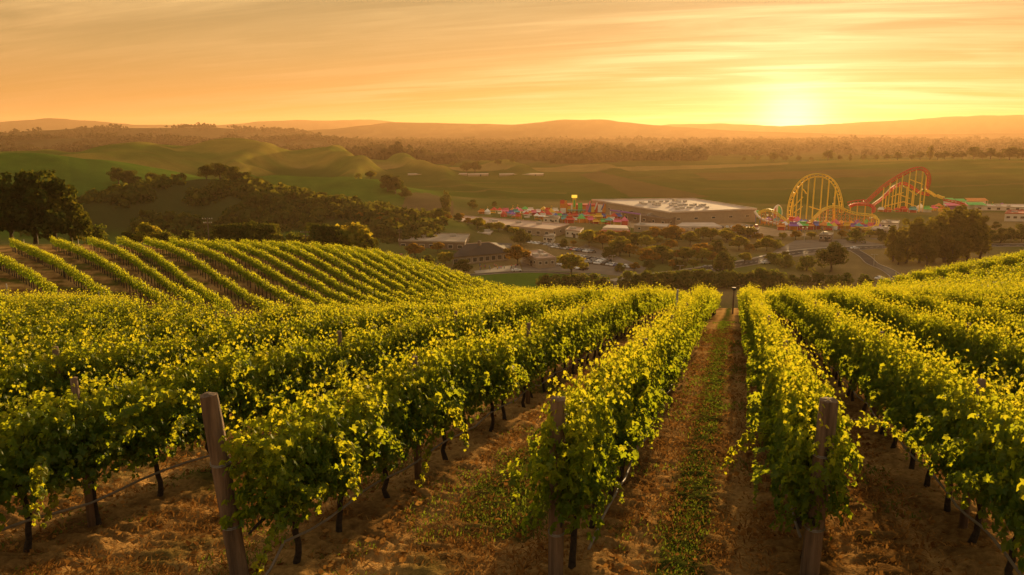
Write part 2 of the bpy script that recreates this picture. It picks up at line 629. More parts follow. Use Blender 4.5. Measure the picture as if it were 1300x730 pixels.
M = {}
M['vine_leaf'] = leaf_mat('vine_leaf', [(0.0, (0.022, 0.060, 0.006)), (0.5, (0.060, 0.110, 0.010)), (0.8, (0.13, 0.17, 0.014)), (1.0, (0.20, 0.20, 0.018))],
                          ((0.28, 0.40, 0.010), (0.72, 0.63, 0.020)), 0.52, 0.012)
M['vine_wood'] = mat('vine_wood', (0.045, 0.032, 0.022), 0.95, 0.5, 18, 0.8)
M['post_wood'] = mat('post_wood', (0.165, 0.108, 0.068), 0.9, 0.65, 14, 0.8, stretch=(1, 1, .08))
M['wire'] = mat('wire', (0.25, 0.23, 0.2), 0.45, 0.1, 5, 0, 0.8)
M['hose'] = mat('hose', (0.16, 0.13, 0.10), 0.55, 0.2, 5)
M['stake'] = mat('stake', (0.42, 0.38, 0.32), 0.7, 0.3, 5)
M['bark'] = mat('bark', (0.10, 0.07, 0.045), 0.95, 0.4, 3, 0.5)
M['oak_leaf'] = leaf_mat('oak_leaf', [(0, (0.026, 0.042, 0.010)), (0.7, (0.052, 0.068, 0.014)), (1, (0.10, 0.095, 0.02))], ((0.12, 0.13, 0.012), (0.30, 0.24, 0.02)), 0.30, 0.0, 0.18)
M['park_leaf'] = leaf_mat('park_leaf', [(0, (0.055, 0.078, 0.014)), (0.6, (0.095, 0.11, 0.018)), (1, (0.18, 0.14, 0.02))], ((0.40, 0.36, 0.02), (0.72, 0.48, 0.03)), 0.4, 0.0, 0.25)
M['autumn_leaf'] = leaf_mat('autumn_leaf', [(0, (0.10, 0.085, 0.015)), (0.6, (0.19, 0.12, 0.02)), (1, (0.30, 0.13, 0.02))], ((0.34, 0.22, 0.02), (0.60, 0.25, 0.02)), 0.45, 0.0, 0.15)
M['grove_leaf'] = leaf_mat('grove_leaf', [(0, (0.05, 0.06, 0.012)), (0.7, (0.09, 0.09, 0.016)), (1, (0.16, 0.13, 0.02))], ((0.26, 0.22, 0.015), (0.50, 0.36, 0.025)), 0.4, 0.0, 0.12)
M['shrub_leaf'] = leaf_mat('shrub_leaf', [(0, (0.045, 0.065, 0.014)), (0.7, (0.08, 0.10, 0.02)), (1, (0.16, 0.14, 0.025))], ((0.16, 0.19, 0.015), (0.36, 0.30, 0.03)), 0.4, 0.0, 0.2)
M['far_leaf'] = leaf_mat('far_leaf', [(0, (0.024, 0.028, 0.011)), (1, (0.046, 0.048, 0.017))], ((0.05, 0.05, 0.012), (0.10, 0.08, 0.015)), 0.2, 0.0)
M['straw'] = leaf_mat('straw', [(0, (0.09, 0.036, 0.010)), (0.5, (0.22, 0.10, 0.026)), (1, (0.36, 0.19, 0.055))], ((0.2, 0.09, 0.02), (0.5, 0.26, 0.06)), 0.3, 0.0)
M['weed'] = leaf_mat('weed', [(0, (0.035, 0.06, 0.012)), (0.7, (0.06, 0.09, 0.016)), (1, (0.13, 0.13, 0.03))], ((0.15, 0.24, 0.012), (0.32, 0.34, 0.03)), 0.4, 0.0)


def terrain_material():
    m = bpy.data.materials.new('ground')
    m.use_nodes = True
    t = NT(m.node_tree)
    b = t.n['Principled BSDF']
    b.inputs['Roughness'].default_value = 0.95
    b.inputs['Specular IOR Level'].default_value = 0.0
    a = t.n.new('ShaderNodeAttribute')
    a.attribute_name = 'zone'
    geo = t.n.new('ShaderNodeNewGeometry').outputs['Position']
    n1 = t.noise(geo, 0.035, 6, 0.65)
    n2 = t.noise(geo, 1.3, 6, 0.7)
    n3 = t.noise(geo, 14.0, 5, 0.7)
    f = t.math('MULTIPLY', t.math('MULTIPLY_ADD', n1, 0.8, 0.6), t.math('MULTIPLY', t.math('MULTIPLY_ADD', n2, 1.1, 0.45), t.math('MULTIPLY_ADD', n3, 1.7, 0.15)))
    col = t.vmath('SCALE', a.outputs['Color'], None, f)
    t.l.new(col, b.inputs['Base Color'])
    bn = t.n.new('ShaderNodeBump')
    ra = t.n.new('ShaderNodeAttribute')
    ra.attribute_name = 'clods'
    t.l.new(ra.outputs['Fac'], bn.inputs['Strength'])
    bn.inputs['Distance'].default_value = 0.10
    t.l.new(t.math('ADD', t.noise(geo, 9.0, 7, 0.7), t.math('MULTIPLY', n2, 0.6)), bn.inputs['Height'])
    t.l.new(bn.outputs[0], b.inputs['Normal'])
    return m


M['ground'] = terrain_material()


# ------------------------------------------------------------------ the ground, one sheet from the camera's feet to the last ridge
def in_poly(x, y, poly):
    inside = np.zeros(x.shape, bool)
    n = len(poly)
    for i in range(n):
        x0, y0 = poly[i]
        x1, y1 = poly[(i + 1) % n]
        c = ((y0 > y) != (y1 > y)) & (x < (x1 - x0) * (y - y0) / (y1 - y0 + 1e-12) + x0)
        inside ^= c
    return inside


rowx = np.array(ROWS)


def row_gap(x):
    """distance to the nearest row, and position across the aisle 0..1"""
    i = np.clip(np.searchsorted(rowx, x), 1, len(rowx) - 1)
    l, r = rowx[i - 1], rowx[i]
    return np.minimum(np.abs(x - l), np.abs(x - r)), (x - l) / (r - l)


def build_ground():
    az = np.linspace(R(-64), R(60), 940)
    rad = np.concatenate([np.geomspace(1.6, 62, 470, endpoint=False), np.geomspace(62, 300, 110, endpoint=False), np.geomspace(300, 11500, 360)])
    A, D = np.meshgrid(az, rad)
    u, v = D * np.sin(A), D * np.cos(A)
    x, y = xy_of(u.ravel(), v.ravel())
    d = D.ravel()
    z = ground_z(x, y)
    px, py, dep = proj(np.stack([x, y, z], 1))
    # ---- soil relief close to the camera: cross ripples left by the harrow, wheel ruts, clods
    near = 1 - sstep(30, 75, d)
    gap, t = row_gap(x)
    rip = vnoise(x * 2.6 + 0.8 * vnoise(x * 3, y * 3, 5), y * 8.5 + 2.2 * vnoise(x * 1.5, y * 1.5, 8), 3) - 0.5
    clod = fbm(x * 13, y * 13, 3, 12) - 0.5
    z = z + near * (0.085 * rip + 0.065 * clod + 0.06 * (fbm(x * 1.1, y * 1.1, 3, 44) - 0.5))
    rut = np.exp(-((t - 0.27) / 0.09) ** 2) + np.exp(-((t - 0.73) / 0.09) ** 2)
    z = z - near * 0.05 * rut + near * 0.05 * np.exp(-(gap / 0.35) ** 2)
    # ---- what covers the ground (its own colour, not its shading)
    n_a = fbm(x / 1.7, y / 1.7, 4, 1)
    n_b = fbm(x / 9, y / 9, 4, 2)
    n_c = fbm(x / 90, y / 90, 4, 3)
    def lerp(a, b, f): return a + (b - a) * f[:, None]
    soil = lerp(np.array((0.125, 0.066, 0.022)), np.array((0.40, 0.235, 0.080)), np.clip((n_a - 0.3) * 2.2 + 0.35 * clod * 2, 0, 1))
    soil = lerp(soil, np.array((0.50, 0.29, 0.10)), 0.6 * np.clip(np.exp(-((t - 0.27) / 0.08) ** 2) + np.exp(-((t - 0.73) / 0.08) ** 2), 0, 1))
    green = np.array((0.040, 0.062, 0.008))
    strip = np.exp(-((t - 0.47 + 0.10 * (n_b - 0.5)) / 0.085) ** 2) * sstep(0.22, 0.45, n_a) * 1.7 * ((x > -1.9) & (x < 1.2)) + 0.5 * np.exp(-((t - .5) / .1) ** 2) * sstep(.4, .6, n_a)
    strip = strip + 0.75 * sstep(0.58, 0.74, fbm(x / 2.4, y / 2.4, 3, 70)) * (x < -2.2)
    c = lerp(soil, green, np.clip(strip, 0, 0.9))
    # beyond the vineyard: grass
    meadow = lerp(np.array((0.045, 0.070, 0.014)), np.array((0.095, 0.105, 0.026)), sstep(0.3, 0.7, n_b * 0.5 + n_c * 0.5))
    out_f = sstep(150, 190, d)
    c = lerp(c, meadow, out_f)
    uu, vv = uv_of(x, y)
    # valley floor
    floor = lerp(np.array((0.20, 0.145, 0.060)), np.array((0.095, 0.105, 0.026)), sstep(0.35, 0.65, n_c))
    c = lerp(c, floor, sstep(255, 300, d))
    # fields, the wide strip behind the town
    field = lerp(np.array((0.034, 0.066, 0.008)), np.array((0.060, 0.080, 0.012)), sstep(0.3, 0.7, n_c))
    fm = sstep(660, 700, d)
    c = lerp(c, field, fm)
    straw_f = np.array((0.20, 0.15, 0.045))
    def band(poly, col, f=1.0):
        nonlocal c
        pl = [tuple(at(a_, b_, z=0).xy) for a_, b_ in poly]
        mk = in_poly(x, y, pl).astype(float) * f
        c = lerp(c, np.array(col), mk)
    band([(340, 222), (520, 218), (760, 219), (1000, 216), (1000, 213), (760, 213), (480, 214), (340, 214)], straw_f, 0.9)
    band([(480, 247), (640, 244.5), (720, 246), (720, 245), (640, 243.4), (480, 245.5)], (0.11, 0.11, 0.03), 0.8)
    band([(735, 222), (760, 219), (900, 250), (870, 252), (800, 250)], (0.09, 0.065, 0.025), 0.8)
    band([(880, 222), (1300, 226), (1300, 232), (900, 230)], (0.10, 0.075, 0.02), 0.8)
    for y0, y1, x0, x1 in ((231, 231.6, 560, 760), (236.5, 237.2, 540, 700), (252, 252.8, 620, 760), (226.5, 227, 800, 1300), (240, 240.8, 880, 1300), (218.5, 219, 760, 1100)):
        band([(x0, y0), (x1, y0 + 2), (x1, y1 + 2), (x0, y1)], (0.10, 0.095, 0.028), 0.7)
    band([(600, 347), (700, 343), (770, 348), (775, 356), (700, 372), (590, 372)], (0.075, 0.135, 0.016))
    # hills on the left
    rh = valley_z(x, y)
    hill = lerp(np.array((0.090, 0.118, 0.016)), np.array((0.200, 0.160, 0.030)), sstep(0.35, 0.65, n_c))
    hm = sstep(6, 14, rh) * (d > 900) * (d < 1700)
    c = lerp(c, hill, hm)
    gm = sstep(3, 8, rh) * (d > 380) * (d < 900)
    c = lerp(c, lerp(np.array((0.055, 0.105, 0.013)), np.array((0.090, 0.140, 0.018)), n_b), gm)
    scrub = (uu > -236) & (uu < -60) & (vv > 380) & (vv < 565)
    c = lerp(c, np.array((0.042, 0.048, 0.014)), sstep(4, 12, rh) * scrub)
    band([(95, 264), (176, 265), (165, 285), (95, 290)], (0.06, 0.105, 0.016))
    # dirt cutting below the green hill
    band([(520, 257), (545, 255), (575, 262), (575, 277), (505, 277)], (0.13, 0.085, 0.045), 0.8)
    far = sstep(1360, 1480, d + 260 * (n_c - .5)) * (1 - ((uu < -120) & (d < 1720)) * sstep(2, 7, rh)) * (1 - ((uu > 200) * (1 - sstep(1800, 2500, d))))
    wood = lerp(np.array((0.030, 0.032, 0.012)), np.array((0.058, 0.054, 0.020)), sstep(0.45, 0.65, fbm(x / 90, y / 160, 4, 55)))
    c = lerp(c, wood, far)
    V = np.stack([x, y, z], 1)
    nr, nc = len(rad), len(az)
    i = np.arange(nr * nc).reshape(nr, nc)
    F = np.stack([i[:-1, :-1], i[:-1, 1:], i[1:, 1:], i[1:, :-1]], -1).reshape(-1, 4)
    me = np_mesh('ground', V, [F], [M['ground']], smooth=True, colors=c, attrs={'clods': 0.08 + 0.8 * (1 - sstep(60, 200, d))})
    tag(link('ground', me), None, None, None, 'structure')


build_ground()


# ------------------------------------------------------------------ the air
def build_haze():
    m = bpy.data.materials.new('haze')
    m.use_nodes = True
    t = m.node_tree
    t.nodes.clear()
    o = t.nodes.new('ShaderNodeOutputMaterial')
    v = t.nodes.new('ShaderNodeVolumePrincipled')
    v.inputs['Color'].default_value = (0.88, 0.56, 0.30, 1)
    v.inputs['Density'].default_value = 6.4e-5
    v.inputs['Anisotropy'].default_value = 0.42
    t.links.new(v.outputs[0], o.inputs['Volume'])
    b = MB().box((0, 0, 118), (24000, 24000, 240))
    h = b.build('haze', m)
    h.rotation_euler = (0, 0, HEAD)
    c = xy_of(0, 0)
    h.location = (c[0], c[1], 0)
    tag(h, None, None, None, 'stuff')


build_haze()


# ------------------------------------------------------------------ leaves
def frames(N, D):
    N = N / (np.linalg.norm(N, axis=1, keepdims=True) + 1e-9)
    D = D - N * (D * N).sum(1, keepdims=True)
    D = D / (np.linalg.norm(D, axis=1, keepdims=True) + 1e-9)
    return N, D, np.cross(D, N)


GRAPE = np.array([(0, -.03), (.20, -.26), (.46, -.14), (.36, .08), (.56, .34), (.26, .40), (0, .74), (-.26, .40), (-.56, .34), (-.36, .08), (-.46, -.14), (-.20, -.26)])
GRAPE_C = (0, .10)


def fan_leaves(P, N, D, s, curl, tint):
    """lobed leaves, each a fan of twelve triangles with a drooping rim"""
    N, D, S = frames(N, D)
    pts = np.vstack([GRAPE, [GRAPE_C]])
    k = len(pts)
    zz = -((pts[:, 0]) ** 2 * 0.9 + (pts[:, 1] - .1) ** 2 * 0.35)
    V = P[:, None] + s[:, None, None] * (pts[None, :, 0, None] * S[:, None] + pts[None, :, 1, None] * D[:, None] + (zz[None, :, None] * curl[:, None, None] + 0.05 * rng.normal(size=(len(P), k, 1))) * N[:, None])
    b = np.arange(len(P))[:, None] * k
    F = np.concatenate([b + np.array([[i, (i + 1) % (k - 1), k - 1]]) for i in range(k - 1)], 0)
    return V.reshape(-1, 3), F, np.repeat(tint, k)


def quad_leaves(P, N, D, s, tint, asp=0.8):
    """four-cornered leaf sprays, folded along the middle"""
    N, D, S = frames(N, D)
    a = s[:, None]
    j = 1 + 0.35 * rng.normal(size=(len(P), 1))
    V = np.stack([P - D * a * .5, P + S * a * .5 * asp * j - N * a * .12, P + D * a * .55, P - S * a * .5 * asp + N * a * .1], 1)
    F = np.arange(len(P) * 4).reshape(-1, 4)
    return V.reshape(-1, 3), F, np.repeat(tint, 4)


VINE_GAP = 1.15


def vine_points(seed, n_shoot=24, step=0.042, fill=900, long_shoots=True):
    """places, facings and sizes of the leaves of one vine whose row runs along y"""
    r = np.random.default_rng(seed)
    P, N, D, s, t = [], [], [], [], []
    for k in range(n_shoot):
        y0 = -0.72 + 1.44 * (k + r.random()) / n_shoot
        p = np.array([r.normal(0, .05), y0, 0.80 + r.normal(0, .04)])
        droop = r.random() < 0.22 and long_shoots
        L = r.uniform(.95, 1.42) if not droop else r.uniform(.8, 1.5)
        side = r.choice([-1, 1])
        d = np.array([r.normal(0, .16), r.normal(0, .16), 1.0])
        d /= np.linalg.norm(d)
        n = int(L / step)
        for i in range(n):
            f = i / n
            if droop:
                d = d + np.array([side * .075, r.normal(0, .05), -.03 - .14 * f])
            else:
                d = d + np.array([r.normal(0, .05) - .10 * p[0], r.normal(0, .05), .0])
            d /= np.linalg.norm(d)
            p = p + d * step
            sgn = 1 if i % 2 else -1
            out = np.array([sgn * (0.7 + .3 * r.random()) if not droop else r.normal(0, .6) + side * .5, r.normal(0, .6), r.normal(.25, .3)])
            q = p + out * r.uniform(.03, .11)
            q[0] = np.clip(q[0], -.55, .55)
            if q[2] < .64: q[2] = .64 + .3 * r.random()
            P.append(q)
            N.append(out + np.array([0, r.normal(0, .5), .35]))
            D.append(np.array([out[0] * .5, r.normal(0, .45), -1 + .5 * r.random()]))
            s.append((r.uniform(.070, .118)) * (1.0 if f < .7 else 1.3 - .85 * f))
            t.append(np.clip(r.beta(2, 5) * .7 + .75 * max(0, q[2] - 1.05) * r.uniform(.4, 1.1) + .12 * f, 0, 1))  # yellowing by height paints sunlit canopy tops; shoot tips are younger growth
    for k in range(fill):
        zf = r.beta(1.25, 1.15)
        x = r.choice([-1, 1]) * r.uniform(.08, .39) * (1 - .25 * zf)
        q = np.array([x, r.uniform(-.72, .72), .72 + 1.08 * zf])
        out = np.array([np.sign(x) * 1.0, r.normal(0, .5), r.normal(.25, .35)])
        P.append(q)
        N.append(out)
        D.append(np.array([out[0] * .4, r.normal(0, .4), -1.0]))
        s.append(r.uniform(.075, .12))
        t.append(np.clip(r.beta(2, 5) * .75 + .45 * max(0, q[2] - 1.1), 0, 1))  # inner leaves too: sunlit tops put into the tint by height
    return np.array(P), np.array(N), np.array(D), np.array(s), np.array(t)


def vine_wood(seed):
    r = np.random.default_rng(seed + 500)
    m = MB()
    pts, p = [], np.array([0, 0, -.06])
    lean = r.normal(0, .06, 2)
    for i in range(8):
        f = i / 7
        pts.append((lean[0] * math.sin(f * 3) + r.normal(0, .018), lean[1] * f + r.normal(0, .022), -.06 + .90 * f))
    m.tube(pts, [.052, .043, .036, .034, .036, .032, .036, .038], 7)
    for sg in (-1, 1):
        arm = [pts[-1]]
        for i in range(1, 6):
            arm.append((r.normal(0, .015), pts[-1][1] + sg * .14 * i, .83 + r.normal(0, .015)))
        m.tube(arm, [.033, .026, .023, .02, .017, .012], 6)
    for i in range(6):
        y = -.6 + 1.2 * r.random()
        m.tube([(0, y, .83), (r.normal(0, .05), y + r.normal(0, .03), 1.15), (r.normal(0, .1), y + r.normal(0, .06), 1.5)], [.009, .007, .004], 4)
    return m.mesh('vine_trunk', M['vine_wood'], True)


NV = 9
VINE_CANOPY, VINE_TRUNK = [], []
for k in range(NV):
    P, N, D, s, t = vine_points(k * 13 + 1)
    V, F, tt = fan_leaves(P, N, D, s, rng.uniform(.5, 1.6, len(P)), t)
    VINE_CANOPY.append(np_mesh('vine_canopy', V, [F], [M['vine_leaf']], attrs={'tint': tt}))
    VINE_TRUNK.append(vine_wood(k))

def shoot_mesh(seed, L, rise, out):
    """one long cane that trails along or away from the row, leaves on both sides"""
    r = np.random.default_rng(seed)
    p, d = np.array([0., 0, 0]), np.array([out, 1 - abs(out), rise])
    P, N, D, s, t, path = [], [], [], [], [], [tuple(p)]
    n = int(L / .055)
    for i in range(n):
        f = i / n
        d = d + np.array([r.normal(0, .06), r.normal(0, .06), -.055 - .02 * f + r.normal(0, .03)])
        d /= np.linalg.norm(d)
        p = p + d * .055
        path.append(tuple(p))
        for q in range(3):
            o = r.normal(0, 1, 3)
            P.append(p + o * .035)
            N.append(o * np.array([1, 1, .4]) + np.array([out * .4 + .3, 0, .5]))
            D.append(np.array([r.normal(0, .5), r.normal(0, .5), -1]))
            s.append(r.uniform(.075, .13) * (1.15 - .6 * f))
            t.append(np.clip(r.beta(2.4, 2.6) + .2 * f, 0, 1))
    V, F, T = fan_leaves(np.array(P), np.array(N), np.array(D), np.array(s), r.uniform(.5, 1.5, len(P)), np.array(t))
    m = MB().tube(path, [.006 * (1 - .7 * i / len(path)) for i in range(len(path))], 4)
    WV, WF = np.array(m.v), [f for f in m.f if len(f) == 4][:-2]
    return np_mesh('trailing_shoot', np.concatenate([V, WV]), [F, np.array(WF) + len(V)], [M['vine_leaf'], M['vine_wood']], np.concatenate([np.zeros(len(F)), np.ones(len(WF))]), attrs={'tint': np.concatenate([T, np.zeros(len(WV))])})


SHOOTS = [shoot_mesh(700 + k, L, ri, o) for k, (L, ri, o) in enumerate([(1.5, .35, .15), (1.2, .5, .3), (1.7, .3, .1), (1.0, .2, .45), (1.45, .45, .85)])]

ORD = 'first second third fourth fifth sixth seventh eighth ninth tenth eleventh twelfth thirteenth fourteenth fifteenth sixteenth seventeenth eighteenth nineteenth'.split()
TENS = {2: 'twent', 3: 'thirt', 4: 'fort', 5: 'fift', 6: 'sixt', 7: 'sevent', 8: 'eight', 9: 'ninet'}


def nth(n):
    if n <= 19: return ORD[n - 1]
    a, b = divmod(n, 10)
    return TENS[a] + ('ieth' if b == 0 else 'y-' + ORD[b - 1])


def row_words(X):
    if abs(X - ROW_M) < .1: return 'the row at the middle post'
    if abs(X - ROW_R) < .1: return 'the row at the right post'
    if abs(X - ROW_L) < .1: return 'the row at the leaning post'
    if X > 0:
        k = int(round((X - ROW_RR) / 2.25)) + 1
        return 'the row next right of the right post' if k == 1 else 'the %s row right of the right post' % nth(k)
    k = int(round((ROW_L - X) / 3.05))
    return 'the row next left of the leaning post' if k == 1 else 'the %s row left of the leaning post' % nth(k)


def build_vines():
    allv = []
    r = np.random.default_rng(3)
    for X in ROWS:
        y = row_start(X) + 0.30
        while y < 136:
            if row_ok(X, y):
                allv.append((X + r.normal(0, .03), y + r.normal(0, .08), X))
            y += VINE_GAP
    A = np.array(allv)
    z = ground_z(A[:, 0], A[:, 1])
    px, py, dep = proj(np.stack([A[:, 0], A[:, 1], z + 1.3], 1))
    vis = (dep > 1.5) & (px > -160 - 900 / np.maximum(dep, 1)) & (px < 1460 + 900 / np.maximum(dep, 1)) & (py < 1000)
    inview = (dep > 1.5) & (px > -350 / np.maximum(dep, 1)) & (px < 1300 + 350 / np.maximum(dep, 1)) & (py < 735 + 900 / np.maximum(dep, 1))
    order = [i for i in np.argsort(dep) if inview[i]][:298]
    single = set(order)
    count = {}
    for i in sorted(order, key=lambda i: (A[i, 2], A[i, 1])):
        X = A[i, 2]
        count[X] = count.get(X, 0) + 1
        k = int(r.integers(NV))
        root = thing('grape_vine', '%s leafy grapevine from the front in %s' % (nth(count[X]), row_words(X)), 'grapevine',
                     (A[i, 0], A[i, 1], z[i] - .01), 0 if r.random() < .5 else math.pi, 'grapevines along the trellis rows')
        root.scale = (1, 1, r.uniform(.94, 1.06))
        link('trunk', VINE_TRUNK[int(r.integers(NV))], root)
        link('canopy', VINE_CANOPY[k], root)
        if dep[i] < 17 and r.random() < (.5 if X < -3 else .22):
            flip = abs(root.rotation_euler.z) > 1
            for q in range(int(r.integers(1, 3))):
                side = 1 if X < 0 else (-1 if r.random() < .75 else 1)
                sh_ = link('trailing_shoot', SHOOTS[int(r.integers(4))], root, (0, 0, 0))
                sh_.scale = (side * (-1 if flip else 1), (-1 if r.random() < .5 else 1), 1)
                sh_.location = (side * (-1 if flip else 1) * .36, r.uniform(-.5, .5), r.uniform(.95, 1.6))
        if abs(X - ROW_R) < .1 and count[X] == 1:
            for q, (yy, zz) in enumerate(((-.25, 1.62),)):
                flip = abs(root.rotation_euler.z) > 1
                sh_ = link('trailing_shoot', SHOOTS[4], root, ((-.3 if flip else .3), yy, zz + .1 * count[X] - .1))
                sh_.scale = ((-.72 if flip else .72), (-.72 if flip else .72) * (1 if q else -1), .75 - .15 * q)
    # the other vines: too many to be things
    Vs, Fs, Ts, base = [], [], [], 0
    lods = {}
    for lod, (ns, st, fill, sc, asp) in {0: (15, .075, 150, 1.35, .85), 1: (14, .11, 90, 1.85, .8), 2: (13, .18, 52, 2.6, .75)}.items():
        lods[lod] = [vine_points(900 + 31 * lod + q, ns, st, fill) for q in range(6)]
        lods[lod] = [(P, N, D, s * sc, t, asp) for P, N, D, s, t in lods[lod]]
    rest = [(A[i, 0], A[i, 1], z[i], 0.0, dep[i]) for i in range(len(A)) if vis[i] and i not in single]
    # the block on the hillside
    top = [at(px_, py_ + 1600 / d, d=d) for px_, py_, d in HILL_TOP]
    low = [at(px_, py_, d=d) for px_, py_, d in HILL_LOW]
    low = [b + (b - a).normalized() * 5 for a, b in zip(top, low)]
    hill = []
    for a, b in zip(top, low):
        L = (b - a).xy.length
        ang = math.atan2(-(b - a).x, (b - a).y)
        n = int(L / 1.3)
        for q in range(n):
            f = (q + .5) / n
            hill.append((a.x + (b.x - a.x) * f + r.normal(0, .05), a.y + (b.y - a.y) * f, ang))
    H = np.array(hill)
    hz = ground_z(H[:, 0], H[:, 1])
    rest += [(H[i, 0], H[i, 1], hz[i], H[i, 2], math.hypot(H[i, 0], H[i, 1])) for i in range(len(H))]
    wood = MB()
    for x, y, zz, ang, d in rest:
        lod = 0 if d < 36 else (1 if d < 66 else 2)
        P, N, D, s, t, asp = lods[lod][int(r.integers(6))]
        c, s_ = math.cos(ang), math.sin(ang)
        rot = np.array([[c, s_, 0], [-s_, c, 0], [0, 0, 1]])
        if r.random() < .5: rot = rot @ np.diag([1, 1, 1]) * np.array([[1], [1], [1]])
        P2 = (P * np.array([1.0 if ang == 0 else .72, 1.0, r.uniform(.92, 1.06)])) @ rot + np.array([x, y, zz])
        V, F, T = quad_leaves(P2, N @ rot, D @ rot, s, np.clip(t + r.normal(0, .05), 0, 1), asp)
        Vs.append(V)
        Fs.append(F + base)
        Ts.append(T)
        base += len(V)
        wood.box((x, y, zz + .40), (.07, .07, .9), 1)
    V = np.concatenate(Vs)
    F = np.concatenate(Fs)
    nb = len(V)
    WV = np.array(wood.v)
    WF = np.array(wood.f) + nb
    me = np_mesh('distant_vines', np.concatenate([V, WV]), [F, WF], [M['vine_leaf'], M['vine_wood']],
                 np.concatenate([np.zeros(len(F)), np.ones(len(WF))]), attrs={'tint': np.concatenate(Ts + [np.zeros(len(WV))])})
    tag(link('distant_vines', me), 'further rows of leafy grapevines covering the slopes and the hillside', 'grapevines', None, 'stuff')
    print('vines', len(order), 'rest', len(rest), 'faces', len(F))


build_vines()


# ------------------------------------------------------------------ trees
def crown_mesh(name, seed, lobes, n, size, leaf, flat=0.75, base_dark=0.0):
    """leaf sprays spread through a set of lobes, with gaps between them"""
    r = np.random.default_rng(seed)
    P, N, s, t = [], [], [], []
    vol = np.array([l[3] ** 2 for l in lobes])
    vol = vol / vol.sum()
    for (x, y, z, rad, zr), w in zip(lobes, vol):
        k = max(6, int(n * w))
        d = r.normal(size=(k, 3))
        d /= np.linalg.norm(d, axis=1, keepdims=True)
        q = r.uniform(.62, 1.06, k) ** .6
        bump = 1 + .16 * np.sin(d[:, 0] * 5 + x) * np.cos(d[:, 1] * 5 + y) + .10 * np.sin(d[:, 2] * 9 + seed)
        p = d * (q * bump)[:, None] * np.array([rad, rad, rad * zr]) + np.array([x, y, z])
        P.append(p)
        N.append(d + r.normal(0, .55, (k, 3)) + np.array([0, 0, .25]))
        s.append(r.uniform(.6, 1.35, k) * size)
        t.append(np.clip(r.beta(2, 3, k) + .22 * r.normal() , 0, 1))
    P, N = np.concatenate(P), np.concatenate(N)
    keep = P[:, 2] > .15
    P, N, s, t = P[keep], N[keep], np.concatenate(s)[keep], np.concatenate(t)[keep]
    V, F, T = quad_leaves(P, N, r.normal(size=P.shape), s, t, .85)
    return np_mesh(name, V, [F], [leaf], attrs={'tint': T})


def trunk_mesh(seed, h, r0, limbs, spread, top):
    r = np.random.default_rng(seed + 77)
    m = MB()
    m.tube([(0, 0, -.6), (r.normal(0, .05) * h, r.normal(0, .05) * h, h * .5), (r.normal(0, .06) * h, r.normal(0, .06) * h, h)], [r0 * 1.35, r0, r0 * .75], 8)
    for i in range(limbs):
        a = 2 * math.pi * (i + r.random() * .6) / limbs
        e = spread * r.uniform(.5, .9)
        m.tube([(0, 0, h * r.uniform(.7, .98)), (math.cos(a) * e * .5, math.sin(a) * e * .5, h + (top - h) * .35), (math.cos(a) * e, math.sin(a) * e, h + (top - h) * r.uniform(.5, .8))],
               [r0 * .55, r0 * .38, r0 * .15], 6)
    return m.mesh('trunk', M['bark'], True)


def lobes_oak(r, H, W, base):
    L = [(0, 0, H * .55, W * .55, .75)]
    for i in range(11):
        a, q = 2 * math.pi * i / 11 + r.normal(0, .25), r.uniform(.45, .78)
        zz = base + (H - base) * r.uniform(.25, .68)
        L.append((math.cos(a) * W * q, math.sin(a) * W * q, zz, W * r.uniform(.24, .38), r.uniform(.65, .9)))
    for i in range(7):
        a, q = r.uniform(0, 6.28), r.uniform(.0, .5)
        L.append((math.cos(a) * W * q, math.sin(a) * W * q, H * r.uniform(.72, .86), W * r.uniform(.20, .32), .8))
    return L


def lobes_tall(r, H, W, base, taper=.5):
    L = []
    for i in range(17):
        f = (i + r.random()) / 17
        zz = base + (H - base) * (.08 + .86 * f)
        w = W * (1 - taper * f) * (0.65 + .5 * math.sin(min(1, f * 2.2) * 1.57))
        a = r.uniform(0, 6.28)
        L.append((math.cos(a) * w * .5, math.sin(a) * w * .5, zz, w * r.uniform(.38, .6), r.uniform(.8, 1.3)))
    return L


KIND = {}


def make_kinds():
    r = np.random.default_rng(5)
    for k in range(3):
        KIND['oak', k] = (11.0, crown_mesh('crown', 10 + k, lobes_oak(r, 11, 6.6, 1.0), 3600, .62, M['oak_leaf']), trunk_mesh(k, 2.6, .42, 6, 4.5, 8))
        KIND['park', k] = (8.0, crown_mesh('crown', 20 + k, lobes_oak(r, 8, 4.1, 1.5), 1700, .66, M['park_leaf']), trunk_mesh(10 + k, 2.0, .2, 5, 2, 6))
        KIND['autumn', k] = (8.0, crown_mesh('crown', 30 + k, lobes_oak(r, 8, 3.9, 1.3), 1600, .64, M['autumn_leaf']), trunk_mesh(20 + k, 2.3, .18, 5, 2, 6))
        KIND['tall', k] = (20.0, crown_mesh('crown', 40 + k, lobes_tall(r, 20, 5.6, 1.5), 4200, .75, M['grove_leaf']), trunk_mesh(30 + k, 6, .45, 5, 3, 14))
        KIND['cone', k] = (12.0, crown_mesh('crown', 50 + k, lobes_tall(r, 12, 4.4, .5, .72), 1200, .7, M['oak_leaf']), trunk_mesh(40 + k, 3, .25, 3, 1, 8))
        KIND['bush', k] = (4.0, crown_mesh('crown', 60 + k, lobes_oak(r, 4.0, 2.9, -.6), 800, .52, M['shrub_leaf']), trunk_mesh(50 + k, .9, .12, 4, 1.4, 2.5))
        KIND['dark', k] = (8.0, crown_mesh('crown', 70 + k, lobes_oak(r, 8, 4.6, .2), 3200, .5, M['oak_leaf']), trunk_mesh(60 + k, 1.6, .25, 5, 2.5, 5))


